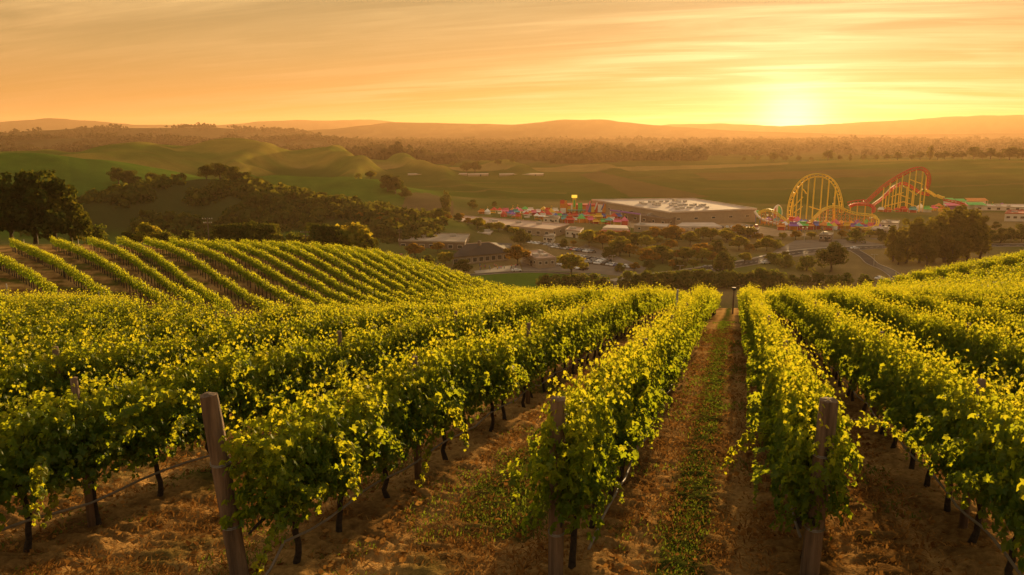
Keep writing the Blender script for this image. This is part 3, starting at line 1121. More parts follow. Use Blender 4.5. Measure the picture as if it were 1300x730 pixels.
make_kinds()
CAT = {'oak': ('oak_tree', 'tree'), 'park': ('park_tree', 'tree'), 'autumn': ('autumn_tree', 'tree'), 'tall': ('tall_tree', 'tree'), 'cone': ('conical_tree', 'tree'),
       'bush': ('shrub', 'shrub'), 'dark': ('dense_tree', 'tree')}
_tr = np.random.default_rng(21)


def tree(kind, px, py, hpx, label, group=None, d=None, wide=1.0):
    p = at(px, py, z=0) if d is None else at(px, py, d=d)
    dist = math.hypot(p.x, p.y)
    H, cm, tm = KIND[kind, int(_tr.integers(3))]
    g = gz(p.x, p.y)
    s = (max(hpx * dist / 1000, at(px, py - hpx, d=d).z - g) if d else hpx * dist / 1000) / H * 1.06
    root = thing(CAT[kind][0], label, CAT[kind][1], (p.x, p.y, g), _tr.uniform(0, 6.28), group)
    wide = wide * {'park': 1.35, 'autumn': 1.35}.get(kind, 1)
    root.scale = (s * wide, s * wide, s)
    link('trunk', tm, root)
    link('crown', cm, root)
    return root


def build_trees():
    G = 'big dark trees at the left edge behind the hillside rows'
    for (px, h, w), lab in zip([(-16, 70, .9), (16, 67, .88), (45, 77, .86), (72, 72, .8), (92, 50, .75)],
                               ['big dark oak cut by the left picture edge', 'big dark oak second in the left grove', 'tallest dark oak in the middle of the left grove',
                                'big dark oak second last in the left grove', 'smaller dark oak at the right end of the left grove']):
        tree('dark', px, 312, h, lab, G, 200, w)
    G = 'trees behind the top of the hillside vines'
    L = [(122, 309, 18, 'bush', 'low dark shrub just right of the left oak grove'), (163, 312, 14, 'dark', 'low dark tree left of the golden green tree on the hilltop'),
         (187, 311, 23, 'park', 'golden green round tree behind the hillside rows'), (212, 313, 14, 'bush', 'low shrub right of the golden green hilltop tree'),
         (238, 313, 15, 'bush', 'low shrub left of the hilltop utility pole'), (282, 314, 22, 'dark', 'first dark dense tree right of the hilltop utility pole'),
         (301, 315, 27, 'dark', 'second dark dense tree right of the hilltop utility pole'), (322, 315, 29, 'oak', 'wide dark tree midway along the hilltop line'),
         (346, 316, 29, 'dark', 'dark dense tree at the end of the hilltop clump'), (372, 317, 16, 'bush', 'low green shrub in the gap of the hilltop tree line'),
         (403, 322, 32, 'dark', 'tall dark tree left in the pair before the car park'), (425, 323, 34, 'dark', 'tall dark tree right in the pair before the car park'),
         (448, 325, 37, 'park', 'tall yellow green tree at the right end of the hilltop line'), (470, 329, 24, 'dark', 'dark lower tree right of the yellow green hilltop tree')]
    for px, py, h, k, lab in L:
        tree(k, px, py, h + 5, lab, G, 228, .78)
    # the green hills
    G = 'trees on the left green hills'
    for px, d, h, k, lab in [(151, 600, 19, 'oak', 'dark round tree leftmost in the hillside clump'), (164, 590, 20, 'oak', 'dark broad tree second in the hillside clump'),
                          (196, 600, 18, 'oak', 'round tree beside the white farmhouse'), (176, 585, 12, 'bush', 'low bush between the hillside clump and farmhouse tree'),
                          (240, 560, 9, 'bush', 'small bush beside the pink cottage'), (262, 530, 17, 'oak', 'first dark tree on the scrub ridge crest'), (280, 525, 20, 'oak', 'second dark tree on the scrub ridge crest'),
                          (297, 520, 19, 'oak', 'third dark tree on the scrub ridge crest'), (312, 520, 15, 'oak', 'last dark tree on the scrub ridge crest'),
                          (345, 760, 4, 'bush', 'small dark bush alone on the bright green field'), (368, 760, 5, 'bush', 'second small bush along the bright field edge'), (404, 760, 4, 'bush', 'round small bush at the far field edge'),
                          (455, 700, 7, 'bush', 'low bush left of the round tree below the green hill'), (471, 700, 10, 'park', 'round tree below the green hill'),
                          (492, 655, 20, 'dark', 'left dark tree of the block at the field corner'), (502, 650, 21, 'dark', 'right dark tree of the block at the field corner'), (514, 625, 14, 'dark', 'lower dark tree on the bank below the block')]:
        p = at(px, 240, d=d)
        q = proj(np.array([[p.x, p.y, gz(p.x, p.y)]]))
        tree(k, px, float(q[1][0]), h, lab, G, d)
    # fields
    for px, py, h, k, lab in [(566, 272, 27, 'cone', 'large dark tree standing alone at the field edge'), (592, 219.5, 13, 'oak', 'left dark tree of the pair beside the greenhouses'),
                              (603, 219.5, 14, 'oak', 'right dark tree of the pair beside the greenhouses'), (574, 213, 6, 'oak', 'small dark tree far behind the greenhouses'), (632, 215.5, 8, 'oak', 'round dark tree right of the greenhouse pair'),
                              (650, 217, 6, 'oak', 'low dark tree at the right end of the greenhouses'), (600, 268, 12, 'dark', 'low brownish tree right of the lone field tree'), (628, 265, 7, 'dark', 'small dark tree in the field behind the fairground')]:
        tree(k, px, py, h, lab, 'trees in the valley fields')
    # town and park
    G = 'trees of the town and its park'
    L = [(484, 303, 9, 'autumn', 'small orange tree left of the brown flat roofed hall'), (494, 307, 11, 'park', 'small green tree left of the brown flat roofed hall'),
         (551, 279, 11, 'cone', 'slim yellowish tree behind the brown hall'), (566, 290, 10, 'park', 'small tree behind the left end of the brown hall'),
         (582, 294, 11, 'dark', 'dark low tree behind the brown hall'), (606, 300, 15, 'park', 'broad yellow green tree behind the brown hall'), (622, 300, 10, 'park', 'lower tree right of the broad yellow green one'),
         (661, 314, 22, 'dark', 'big round tree right of the slate roofed house'), (657, 337, 26, 'autumn', 'slim yellow tree at the corner of the slate roofed house'),
         (527, 330, 20, 'autumn', 'orange tree in front of the brown hall wall'), (544, 337, 13, 'bush', 'low green bush before the brown hall'), (556, 324, 15, 'autumn', 'orange tree left of the slate roof'),
         (566, 338, 18, 'park', 'yellow green tree before the left end of the slate roof'), (588, 348, 20, 'dark', 'dark round tree in front of the slate roofed house'),
         (725, 349, 28, 'park', 'lone round tree with a bare trunk on the lawn'), (748, 313, 21, 'park', 'first park tree right of the car rows'), (765, 316, 20, 'autumn', 'second park tree right of the car rows'),
         (786, 320, 20, 'park', 'third park tree right of the car rows'), (804, 314, 18, 'dark', 'fourth park tree right of the car rows'), (821, 316, 17, 'park', 'fifth park tree right of the car rows'),
         (835, 311, 10, 'park', 'smallest park tree in the back line'), (841, 334, 23, 'dark', 'tall dark park tree on the yellow lawn'), (824, 338, 22, 'autumn', 'orange tree on the yellow lawn'),
         (773, 330, 17, 'dark', 'dark bushy tree beside the car rows'), (855, 307, 20, 'autumn', 'orange tree in the back line before the white canopy'), (850, 321, 17, 'autumn', 'rusty tree behind the tall dark park tree'),
         (876, 312, 18, 'park', 'park tree below the white canopy'), (873, 332, 18, 'park', 'park tree above the roadside bush'), (863, 345, 16, 'dark', 'dark round bush by the curved road'),
         (892, 327, 18, 'autumn', 'golden tree left of the round roadside tree'), (902, 306, 16, 'park', 'tree in the back line right of the canopy'), (911, 325, 19, 'dark', 'dark tree above the round roadside tree'),
         (922, 308, 16, 'park', 'tree in the back line above the road'), (938, 318, 18, 'park', 'last large tree of the park by the road'), (951, 320, 10, 'autumn', 'small golden tree at the right park end'),
         (918, 349, 28, 'dark', 'round dark tree with a short trunk beside the curved road'), (786, 345, 11, 'bush', 'small bush at the bottom of the car park'), (716, 316, 12, 'dark', 'small dark round tree amid the parked cars'),
         (728, 312, 7, 'autumn', 'tiny orange tree amid the parked cars'), (960, 318, 9, 'park', 'small tree below the striped wheel'), (973, 319, 17, 'park', 'tree below the left end of the low coaster'), (986, 316, 11, 'bush', 'bush before the fair stalls'),
         (1086, 308, 15, 'bush', 'rounded bush on the far edge of the grey car park'), (1055, 345, 34, 'oak', 'broad dark oak before the grey car park'), (1024, 344, 18, 'bush', 'bush joined to the broad dark oak'),
         (998, 340, 16, 'bush', 'ragged bush left of the broad dark oak'), (984, 335, 13, 'bush', 'small bush at the road bend'), (1122, 309, 13, 'dark', 'small dark tree left of the tall grove')]
    for px, py, h, k, lab in L:
        tree(k, px, py, h, lab, G)
    r = np.random.default_rng(41)
    for a, b, n, h0, lab in [((745, 309), (950, 303), 15, 15, 'small park tree in the back line below the warehouse'), ((790, 326), (905, 333), 11, 17, 'park tree in the middle line of the park'),
                             ((800, 345), (1000, 332), 8, 12, 'low roadside tree along the curved road'), ((560, 291), (655, 303), 9, 11, 'tree along the yards behind the slate roofed house'),
                             ((960, 306), (1120, 300), 10, 10, 'tree along the front of the coaster stalls'), ((430, 303), (500, 306), 6, 10, 'tree along the left car park edge')]:
        for i in range(n):
            f = (i + r.uniform(-.3, .3)) / (n - 1)
            tree(['park', 'autumn', 'dark', 'autumn', 'park'][int(r.integers(5))], a[0] + (b[0] - a[0]) * f, a[1] + (b[1] - a[1]) * f + r.uniform(-1.5, 1.5), h0 * r.uniform(.75, 1.2), '%s %s' % (nth(i + 1), lab), 'lesser trees about the town')
    G = 'tall trees of the grove before the red coaster'
    for i, (px, py, top) in enumerate([(1134, 332, 288), (1150, 334, 281), (1167, 334, 279), (1184, 333, 274), (1199, 333, 268), (1214, 332, 265), (1229, 331, 270), (1243, 329, 279), (1140, 336, 300), (1176, 338, 296), (1208, 336, 292)]):
        tree('tall', px, py, (py - top) * .9, '%s tall feathery tree in the grove before the red coaster' % nth(i + 1) if i < 8 else
             ['shorter front tree at the left end of the tall grove', 'shorter front tree in the middle of the tall grove', 'shorter front tree toward the right of the tall grove'][i - 8], G, None, 1.05)
    for i, (px, py, h) in enumerate([(1258, 309, 15), (1270, 309, 17), (1283, 308, 16), (1297, 308, 19), (1264, 292, 9)]):
        tree('dark', px, py, h, ['first dark tree right of the tall grove', 'second dark tree right of the tall grove', 'third dark tree right of the tall grove', 'dark tree at the right picture edge', 'small tree before the long white roof'][i], 'dark trees right of the tall grove')
    # crest of the right ridge
    G = 'trees along the crest of the right ridge'
    r = np.random.default_rng(8)
    for i, (px, h, k) in enumerate([(944, 5, 'oak'), (962, 6, 'oak'), (982, 10, 'oak'), (997, 7, 'oak'), (1014, 6, 'oak'), (1030, 5, 'oak'), (1051, 12, 'oak'), (1066, 6, 'oak'), (1079, 8, 'cone'), (1096, 6, 'oak'), (1112, 6, 'oak'), (1126, 7, 'oak'), (1139, 9, 'oak'),
                          (1157, 6, 'oak'), (1168, 9, 'oak'), (1180, 15, 'tall'), (1190, 8, 'oak'), (1199, 9, 'oak'), (1211, 8, 'oak'), (1222, 8, 'oak'), (1236, 13, 'oak'), (1247, 7, 'oak'), (1257, 12, 'oak'), (1269, 8, 'oak'), (1281, 14, 'oak'), (1297, 12, 'oak')]):
        d = float(np.interp(px, [880, 1000, 1100, 1200, 1300], [1550, 1450, 1400, 1350, 1300])) + r.uniform(-25, 5)
        p = at(px, 205, d=d)
        q = proj(np.array([[p.x, p.y, gz(p.x, p.y)]]))
        tree(k, px, float(q[1][0]) + .5, h, '%s tree from the left along the right ridge crest' % nth(i + 1), G, d)
    # the line of tall bushes at the foot of the vineyard slope
    G = 'bushes at the foot of the vineyard slope'
    xs = [693, 705, 717, 729, 741, 753, 766] + list(range(796, 1000, 12)) + [1006, 1022, 1038, 1056, 1074, 1098]
    for i, px in enumerate(xs):
        base = 366 + (-4 if px > 1000 else 0) + r.uniform(-1.5, 1.5)
        h = (18 if px < 780 else 22 if px < 1000 else 13) * r.uniform(.85, 1.15)
        tree('bush', px, base, h, '%s leafy bush from the left below the vineyard slope' % nth(i + 1), G)


build_trees()


def build_woods():
    """the wooded country behind the valley and the scrub on the near hill: nobody could count it"""
    r = np.random.default_rng(17)
    v = 1420 + 2900 * r.random(90000) ** 1.6
    u = r.uniform(-.75, .75, 90000) * v
    x, y = xy_of(u, v)
    keep = (fbm(x / 90, y / 160, 4, 55) - .10 * r.random(len(u)) < .385) & ~((u < -250) & (v < 1750)) & ~((u > 120 + 500 * fbm(v / 300, u / 300, 3, 5)) & (v < 1700 + 1500 * r.random(len(u))))
    u, v, x, y = u[keep][:20000], v[keep][:20000], x[keep][:20000], y[keep][:20000]
    z = ground_z(x, y)
    n = 11
    H = r.uniform(6, 15, len(x)) * (1 + v / 9000) * (1 + .5 * (r.random(len(x)) > .93))
    W = H * r.uniform(.35, .6, len(x))
    d = r.normal(size=(len(x), n, 3))
    d /= np.linalg.norm(d, axis=2, keepdims=True)
    d[:, :, 2] = np.abs(d[:, :, 2])
    P = np.stack([x, y, z + H * .25], 1)[:, None] + d * np.stack([W, W, H * .75], 1)[:, None] * r.uniform(.6, 1, (len(x), n, 1))
    Nn = d + r.normal(0, .4, d.shape)
    s = np.repeat(W[:, None] * .95, n, 1) * r.uniform(.7, 1.3, (len(x), n))
    V, F, T = quad_leaves(P.reshape(-1, 3), Nn.reshape(-1, 3), r.normal(size=(len(x) * n, 3)), s.ravel(), r.random(len(x) * n), .9)
    o = link('distant_woods', np_mesh('distant_woods', V, [F], [M['far_leaf']], attrs={'tint': T}))
    tag(o, 'hazy woods spread over the far valley and ridges', 'woods', None, 'stuff')
    # scrub
    u = r.uniform(-250, -40, 8000)
    v = r.uniform(395, 560, 8000)
    x, y = xy_of(u, v)
    z = valley_z(x, y)
    keep = (z > 3.5) & (fbm(x / 34, y / 34, 4, 61) > .41)
    x, y, z = x[keep][:4600], y[keep][:4600], z[keep][:4600]
    n = 14
    W = np.clip(r.gamma(2.2, .75, len(x)), .5, 4.8)
    d = r.normal(size=(len(x), n, 3))
    d /= np.linalg.norm(d, axis=2, keepdims=True)
    d[:, :, 2] = np.abs(d[:, :, 2])
    P = np.stack([x, y, z], 1)[:, None] + d * np.stack([W, W, W * 1.1], 1)[:, None]
    s = np.repeat(W[:, None] * .8, n, 1)
    V, F, T = quad_leaves(P.reshape(-1, 3), (d + r.normal(0, .5, d.shape)).reshape(-1, 3), r.normal(size=(len(x) * n, 3)), s.ravel(), r.beta(2, 3, len(x) * n), .9)
    o = link('scrub', np_mesh('scrub', V, [F], [M['oak_leaf']], attrs={'tint': T}))
    tag(o, 'dark scrub covering the low hill behind the vineyard', 'scrub', None, 'stuff')


build_woods()


# ------------------------------------------------------------------ roads, car parks and paved places (thin sheets on the flat valley floor)
M['asphalt'] = mat('asphalt', (0.085, 0.072, 0.060), 0.95, 0.2, 0.15, spec=0.03)
M['lot'] = mat('car_park_asphalt', (0.19, 0.155, 0.12), 0.95, 0.25, 0.1, spec=0.02)
M['paving'] = mat('pale_paving', (0.34, 0.28, 0.21), 0.85, 0.2, 0.3)
M['dust'] = mat('fairground_dust', (0.38, 0.27, 0.16), 0.95, 0.3, 0.12, spec=0.0)
M['kerb'] = mat('kerb', (0.32, 0.27, 0.21), 0.8, 0.1, 1)
M['paint'] = mat('road_paint', (0.75, 0.72, 0.65), 0.7, 0.1, 1)


def sheet(name, pxs, z, m):
    P = [at(a, b, z=0) for a, b in pxs]
    me = bpy.data.meshes.new(name)
    me.from_pydata([(p.x, p.y, z) for p in P], [], [tuple(range(len(P)))])
    me.materials.append(m)
    me.update()
    if me.polygons[0].normal.z < 0: me.flip_normals()
    return tag(link(name, me), None, None, None, 'structure')


def spline(P, n=12):
    o = []
    P = [2 * P[0] - P[1]] + P + [2 * P[-1] - P[-2]]
    for i in range(1, len(P) - 2):
        for k in range(n):
            t = k / n
            a, b, c, d = P[i - 1], P[i], P[i + 1], P[i + 2]
            o.append(0.5 * (2 * b + (c - a) * t + (2 * a - 5 * b + 4 * c - d) * t * t + (3 * b - a - 3 * c + d) * t ** 3))
    return o + [P[-2]]


def ribbon(mb, pts, off, w, z, h=0.0, m=0):
    V = []
    for i, p in enumerate(pts):
        t = (pts[min(i + 1, len(pts) - 1)] - pts[max(i - 1, 0)])
        nrm = Vector((-t.y, t.x, 0)).normalized()
        for o in (off - w / 2, off + w / 2):
            V.append((p.x + nrm.x * o, p.y + nrm.y * o, z + h))
    n = len(pts)
    F = [(2 * i, 2 * i + 2, 2 * i + 3, 2 * i + 1)[::-1] for i in range(n - 1)]
    if h:
        b = len(V)
        V += [(x, y, z - .02) for x, y, _ in V]
        for i in range(n - 1):
            F += [(2 * i, b + 2 * i, b + 2 * i + 2, 2 * i + 2), (2 * i + 1, 2 * i + 3, b + 2 * i + 3, b + 2 * i + 1)]
    mb.add(V, F, m)


def road(pxs, w, name='road', z=0.10, line=True):
    pts = spline([at(a, b, z=0) for a, b in pxs])
    m = MB()
    ribbon(m, pts, 0, w, z)
    tag(m.build(name, M['asphalt']), None, None, None, 'structure')
    k = MB()
    if line: ribbon(k, pts, w / 2 + .8, 1.6, z, .14)
    else: ribbon(k, pts, w / 2 + .15, .3, z, .14)
    ribbon(k, pts, -w / 2 - .15, .3, z, .14)
    tag(k.build('kerb', M['kerb']), None, None, None, 'structure')
    if line:
        k = MB()
        for i in range(0, len(pts) - 1, 2):
            ribbon(k, pts[i:i + 2], 0, .25, z + .02)
        tag(k.build('road_marking', M['paint']), None, None, None, 'structure')


def build_paving():
    sheet('car_park', [(655, 312), (668, 303), (725, 303), (775, 322), (820, 340), (815, 352), (770, 349), (706, 344), (664, 344)], .05, M['lot'])
    sheet('car_park', [(412, 300), (418, 284), (505, 283), (516, 287), (512, 301), (470, 303)], .05, M['lot'])
    sheet('car_park', [(966, 333), (984, 318), (1010, 305), (1120, 302), (1132, 314), (1062, 321), (1010, 326)], .05, M['lot'])
    sheet('fair_plaza', [(560, 300), (566, 275), (700, 268), (850, 270), (985, 275), (1300, 272), (1300, 290), (1125, 300), (990, 300), (900, 296), (700, 302)], .03, M['dust'])
    sheet('patio', [(600, 342), (660, 336), (662, 343), (604, 347)], .06, M['paving'])
    sheet('delivery_yard', [(505, 340), (508, 325), (520, 324), (560, 345), (540, 350)], .05, M['lot'])
    road([(745, 368), (790, 358), (835, 351), (880, 345), (925, 338), (965, 331), (1000, 323), (1040, 318), (1090, 315), (1140, 313), (1240, 312), (1340, 311)], 9.5)
    road([(1085, 318), (1098, 326), (1108, 335), (1128, 344), (1140, 356), (1120, 366)], 5, line=False)
    road([(540, 352), (600, 349), (650, 346), (700, 346), (770, 352)], 3.2, 'path', line=False)
    sheet('walkway', [(775, 357), (790, 353), (815, 351), (812, 354), (790, 358)], .16, M['paving'])


build_paving()


# ------------------------------------------------------------------ buildings
M['wall_brown'] = mat('wall_brown', (0.17, 0.12, 0.085), 0.9, 0.15, 0.5)
M['wall_tan'] = mat('wall_tan', (0.33, 0.25, 0.17), 0.9, 0.12, 0.5)
M['wall_white'] = mat('wall_white', (0.62, 0.55, 0.46), 0.85, 0.1, 0.5)
M['roof_tan'] = mat('roof_tan', (0.34, 0.27, 0.20), 0.9, 0.2, 0.25)
M['roof_white'] = mat('roof_white', (0.55, 0.45, 0.37), 0.9, 0.22, 0.12, spec=0.1)
M['roof_pink'] = mat('roof_pink', (0.48, 0.33, 0.25), 0.85, 0.15, 0.2)
M['roof_slate'] = mat('roof_slate', (0.065, 0.058, 0.055), 0.85, 0.15, 1.2)
M['roof_red'] = mat('roof_red', (0.36, 0.08, 0.05), 0.85, 0.15, 0.6)
M['trim'] = mat('trim', (0.70, 0.62, 0.52), 0.7, 0.1, 1)
M['glass'] = mat('window_glass', (0.035, 0.036, 0.04), 0.12, 0.1, 1, 0, 0, 0.6)
M['metal'] = mat('rooftop_metal', (0.42, 0.39, 0.35), 0.5, 0.15, 1, 0, 0.4)
M['dark'] = mat('dark_paint', (0.045, 0.04, 0.038), 0.6, 0.1, 2)


def wall_pieces(parent, a, b, z0, z1, n, w, h, sill, wm):
    """windows set into the wall from a to b: each a frame with its pane"""
    t = (b - a)
    L = t.length
    t = t / L
    out = Vector((t.y, -t.x, 0))
    ang = math.atan2(t.y, t.x)
    for i in range(n):
        c = a + t * L * (i + .5) / n
        f = MB().box((0, 0, 0), (w + .3, .12, h + .3)).build('window', M['trim'], parent, (c.x + out.x * .04, c.y + out.y * .04, sill + h / 2), ang)
        MB().box((0, -.08, 0), (w, .06, h)).build('pane', M['glass'], f)


def hall(name, label, cat, roof, h, wm, rm, wins=(4, 4), door=True, units=4, win=(2.2, 1.5), parapet=.5):
    """flat roofed building from the four corners of its roof: near left, near right, far right, far left"""
    P = [at(a, b, z=h) for a, b in roof]
    c = sum(P, Vector()) / 4
    c.z = 0
    Q = [Vector((p.x - c.x, p.y - c.y, 0)) for p in P]
    if sum(Q[i].x * Q[(i + 1) % 4].y - Q[(i + 1) % 4].x * Q[i].y for i in range(4)) < 0: Q.reverse()
    root = thing(name, label, cat, c)
    MB().prism([(q.x, q.y) for q in Q], -.3, h - .25).build('wall', wm, root)
    rf = MB()
    big = [(q.x * 1.012, q.y * 1.012) for q in Q]
    rf.prism(big, h - .25, h)
    for i in range(4):
        a, b = Vector((*big[i], 0)), Vector((*big[(i + 1) % 4], 0))
        d = b - a
        m = (a + b) / 2
        rf.box((m.x * .995, m.y * .995, h + parapet / 2 + .003), (d.length - .35, .3, parapet), 0, math.atan2(d.y, d.x))
    rf = rf.build('roof', rm, root)
    r = random.Random(len(label))
    for i in range(units):
        f, g = r.uniform(.15, .85), r.uniform(.2, .8)
        p = (Q[0] * (1 - f) + Q[1] * f) * (1 - g) + (Q[3] * (1 - f) + Q[2] * f) * g
        z = r.uniform(.8, 1.5)
        MB().box((p.x, p.y, h + z / 2), (r.uniform(1.6, 4), r.uniform(1.4, 2.5), z), 0, r.random()).build('air_unit', M['metal'], rf)
    k = 0
    for i in range(4):
        a, b = Q[i], Q[(i + 1) % 4]
        n = Vector((b.y - a.y, a.x - b.x, 0))
        if n.dot(c) < 0 and k < 2:      # a wall that faces the vineyard
            wall_pieces(root, a, b, 0, h, wins[k], win[0], win[1], h * .42, wm)
            if door and k == 0:
                t = (b - a).normalized()
                o = n.normalized()
                p = a + t * (b - a).length * .62 + o * .05
                d = MB().box((0, 0, 1.2), (1.9, .16, 2.4)).build('door', M['dark'], root, (p.x, p.y, 0), math.atan2(t.y, t.x))
                MB().box((.6, -.12, 1.1), (.08, .1, .5)).build('handle', M['metal'], d)
            k += 1
    return root


def hip_house():
    h, rh = 4.0, 9.0
    E = [at(571, 327, z=h), at(648, 320, z=h), at(650, 309, z=h), at(590, 312, z=h)]
    c = sum(E, Vector()) / 4
    c.z = 0
    Q = [p - c for p in E]
    root = thing('slate_roofed_house', 'low building under a wide dark hipped roof beside the brown hall', 'building', c)
    inn = [(q.x * .93, q.y * .93) for q in Q]
    MB().prism(inn, -.3, h).build('wall', M['wall_tan'], root)
    r0, r1 = at(592, 309.5, z=rh) - c, at(621, 307.5, z=rh) - c
    V = [(q.x, q.y, h) for q in Q] + [tuple(r0), tuple(r1)]
    b = [(q.x, q.y, h - .25) for q in Q]
    rf = MB().add(V + b, [(0, 1, 5, 4), (1, 2, 5), (2, 3, 4, 5), (3, 0, 4), (6, 7, 1, 0), (7, 8, 2, 1), (8, 9, 3, 2), (9, 6, 0, 3), (9, 8, 7, 6)]).build('roof', M['roof_slate'], root)
    MB().tube([V[5], V[1]], .28, 5).tube([V[4], V[5]], .2, 5).build('ridge_cap', M['roof_pink'], rf)
    MB().box((r0.x + 6, r0.y + 1, rh + .5), (1.3, 1.3, 2.2)).build('chimney', M['wall_brown'], rf)
    a, b2 = Vector((*inn[0], 0)), Vector((*inn[1], 0))
    wall_pieces(root, a, b2, 0, h, 9, 2.0, 1.9, .9, None)
    a, b2 = b2, Vector((*inn[2], 0))
    wall_pieces(root, a, b2, 0, h, 3, 2.0, 1.9, .9, None)
    return root


def canopy_roof(name, label, corners, h, th, rm, posts=6, fascia=None):
    P = [at(a, b, z=h) for a, b in corners]
    c = sum(P, Vector()) / 4
    c.z = 0
    Q = [(p.x - c.x, p.y - c.y) for p in P]
    root = thing(name, label, 'pavilion', c)
    rf = MB().prism(Q, h - th, h).build('roof', rm, root)
    if fascia:
        MB().prism([(x * .9, y * .9) for x, y in Q], h + .004, h + 1.4).build('roof_lantern', fascia, rf)
    n = posts // 2
    for i in range(n):
        f = (i + .5) / n
        for a, b in ((0, 1), (3, 2)):
            x = (Q[a][0] * (1 - f) + Q[b][0] * f) * .9
            y = (Q[a][1] * (1 - f) + Q[b][1] * f) * .9
            MB().tube([(x, y, -.1), (x, y, h - th)], .22, 6).build('post', M['trim'], root)
    return root


def build_buildings():
    hall('flat_roofed_hall', 'long brown hall with a flat tan roof behind the orange trees', 'building', [(506, 306), (590, 308), (596, 298), (511, 295)], 5.0, M['wall_brown'], M['roof_tan'], (7, 3), True, 3)
    hip_house()
    hall('flat_roofed_block', 'small tan block with a flat roof at the end of the car rows', 'building', [(663, 321), (682, 329), (705, 327.5), (686, 318)], 4.2, M['wall_tan'], M['roof_pink'], (3, 3), True, 3, (1.2, 1.2))
    hall('flat_roofed_hall', 'wide low hall with a pinkish flat roof beside the fair crowd', 'building', [(577, 281), (700, 292), (722, 285), (590, 274.5)], 5.0, M['wall_tan'], M['roof_pink'], (12, 3), True, 5)
    hall('big_white_hall', 'huge warehouse with a white flat roof behind the fair', 'building', [(752, 254), (850, 270), (960, 265.5), (880, 252.5)], 8.5, M['wall_tan'], M['roof_white'], (6, 5), True, 34, (2.6, 1.2), .7)
    hall('annex_hall', 'low brown annex with a few windows before the white warehouse', 'building', [(790, 271), (848, 279), (862, 275.5), (806, 268.5)], 5.0, M['wall_brown'], M['wall_brown'], (5, 2), True, 2)
    hall('shop_building', 'small pale shop with an orange tinted roof at the plaza edge', 'building', [(718, 292), (736, 294), (741, 290), (724, 288)], 4.0, M['wall_white'], M['roof_pink'], (3, 2), True, 1, (1.2, 1.2))
    hall('long_white_building', 'long low white roofed building at the right picture edge', 'building', [(1238, 262), (1335, 264), (1335, 260), (1238, 259.5)], 3.6, M['wall_white'], M['roof_white'], (8, 2), True, 3)
    hall('red_roofed_building', 'building with a red roof below the long white one', 'building', [(1276, 271), (1330, 272), (1330, 267), (1280, 267)], 5.5, M['wall_white'], M['roof_red'], (6, 2), True, 1)
    hall('shed', 'pale shed roof right of the tall grove', 'building', [(1212, 292), (1250, 294), (1254, 290), (1218, 288)], 3.5, M['wall_tan'], M['roof_tan'], (3, 2), True, 1)
    hall('shed', 'low pale shed between the two coasters', 'building', [(1106, 291), (1134, 292), (1137, 289), (1110, 288)], 3.2, M['wall_tan'], M['roof_white'], (3, 2), True, 1)
    hall('shed', 'small brown shed left of the hilltop trees behind the oak grove', 'building', [(128, 297), (170, 297), (168, 291), (136, 291)], 4.0, M['wall_brown'], M['roof_tan'], (4, 2), True, 1)
    hall('shed', 'long white shed at the top of the left car park', 'building', [(401, 285.5), (424, 285), (424, 283), (402, 283.2)], 3.2, M['wall_white'], M['roof_white'], (5, 1), True, 0)
    for i, (x0, x1) in enumerate([(518, 553), (554, 593), (594, 620), (634, 662), (663, 690)]):
        hall('greenhouse', '%s long pale greenhouse from the left across the far fields' % nth(i + 1), 'greenhouse', [(x0, 221.5), (x1, 221), (x1, 220), (x0, 220.5)], 2.6, M['wall_tan'], M['roof_white'], (0, 0), True, 0, (2.2, 1.5), .2)
    canopy_roof('red_roofed_pavilion', 'open pavilion with a pinkish red roof amid the crowd', [(763, 292), (800, 293.5), (797, 289), (770, 288)], 4.5, .8, mat('pavilion_red', (0.55, 0.16, 0.11), .7, .1, 1), 10, M['roof_white'])
    canopy_roof('white_canopy', 'long flat white canopy before the white warehouse', [(857, 287), (917, 287.5), (906, 282.5), (866, 282.5)], 5.0, .9, M['roof_white'], 8)
    for q, (lab, c4, h, w, rf) in enumerate([
            ('small pale shop left of the brown flat roofed hall', [(470, 296), (486, 297), (489, 293.5), (474, 293)], 3.6, 'wall_white', 'roof_tan'),
            ('low tan store behind the brown hall', [(540, 286.5), (566, 287.5), (570, 283.5), (546, 283)], 4.0, 'wall_tan', 'roof_pink'),
            ('small white store between the brown and pinkish halls', [(606, 295.5), (622, 297), (626, 293.5), (611, 292.5)], 3.4, 'wall_white', 'roof_white'),
            ('pale kiosk building at the near edge of the fair plaza', [(690, 300), (702, 301), (705, 298), (694, 297.5)], 3.4, 'wall_white', 'roof_tan'),
            ('brown store with a pink roof right of the plaza shop', [(744, 296.5), (760, 298), (763, 295), (748, 294)], 3.6, 'wall_brown', 'roof_pink'),
            ('low white building under the left end of the funfair front', [(690, 276), (709, 277), (711, 274), (694, 273.5)], 4.0, 'wall_white', 'roof_tan'),
            ('long low building below the white warehouse front', [(805, 286), (846, 288), (850, 284.5), (812, 283)], 4.0, 'wall_tan', 'roof_white'),
            ('tan building with a flat roof at the far right of the park', [(935, 292), (962, 292.5), (964, 289), (940, 288.5)], 4.2, 'wall_tan', 'roof_pink'),
            ('small brown ticket house before the low coaster', [(1040, 298), (1056, 298.5), (1058, 295.5), (1044, 295)], 3.8, 'wall_brown', 'roof_tan'),
            ('white service building right of the low coaster', [(1118, 283), (1140, 283.5), (1142, 280), (1121, 279.5)], 4.0, 'wall_white', 'roof_tan')]):
        hall('small_building', lab, 'building', c4, h, M[w], M[rf], (3, 2), True, 1, (1.3, 1.2), .3)
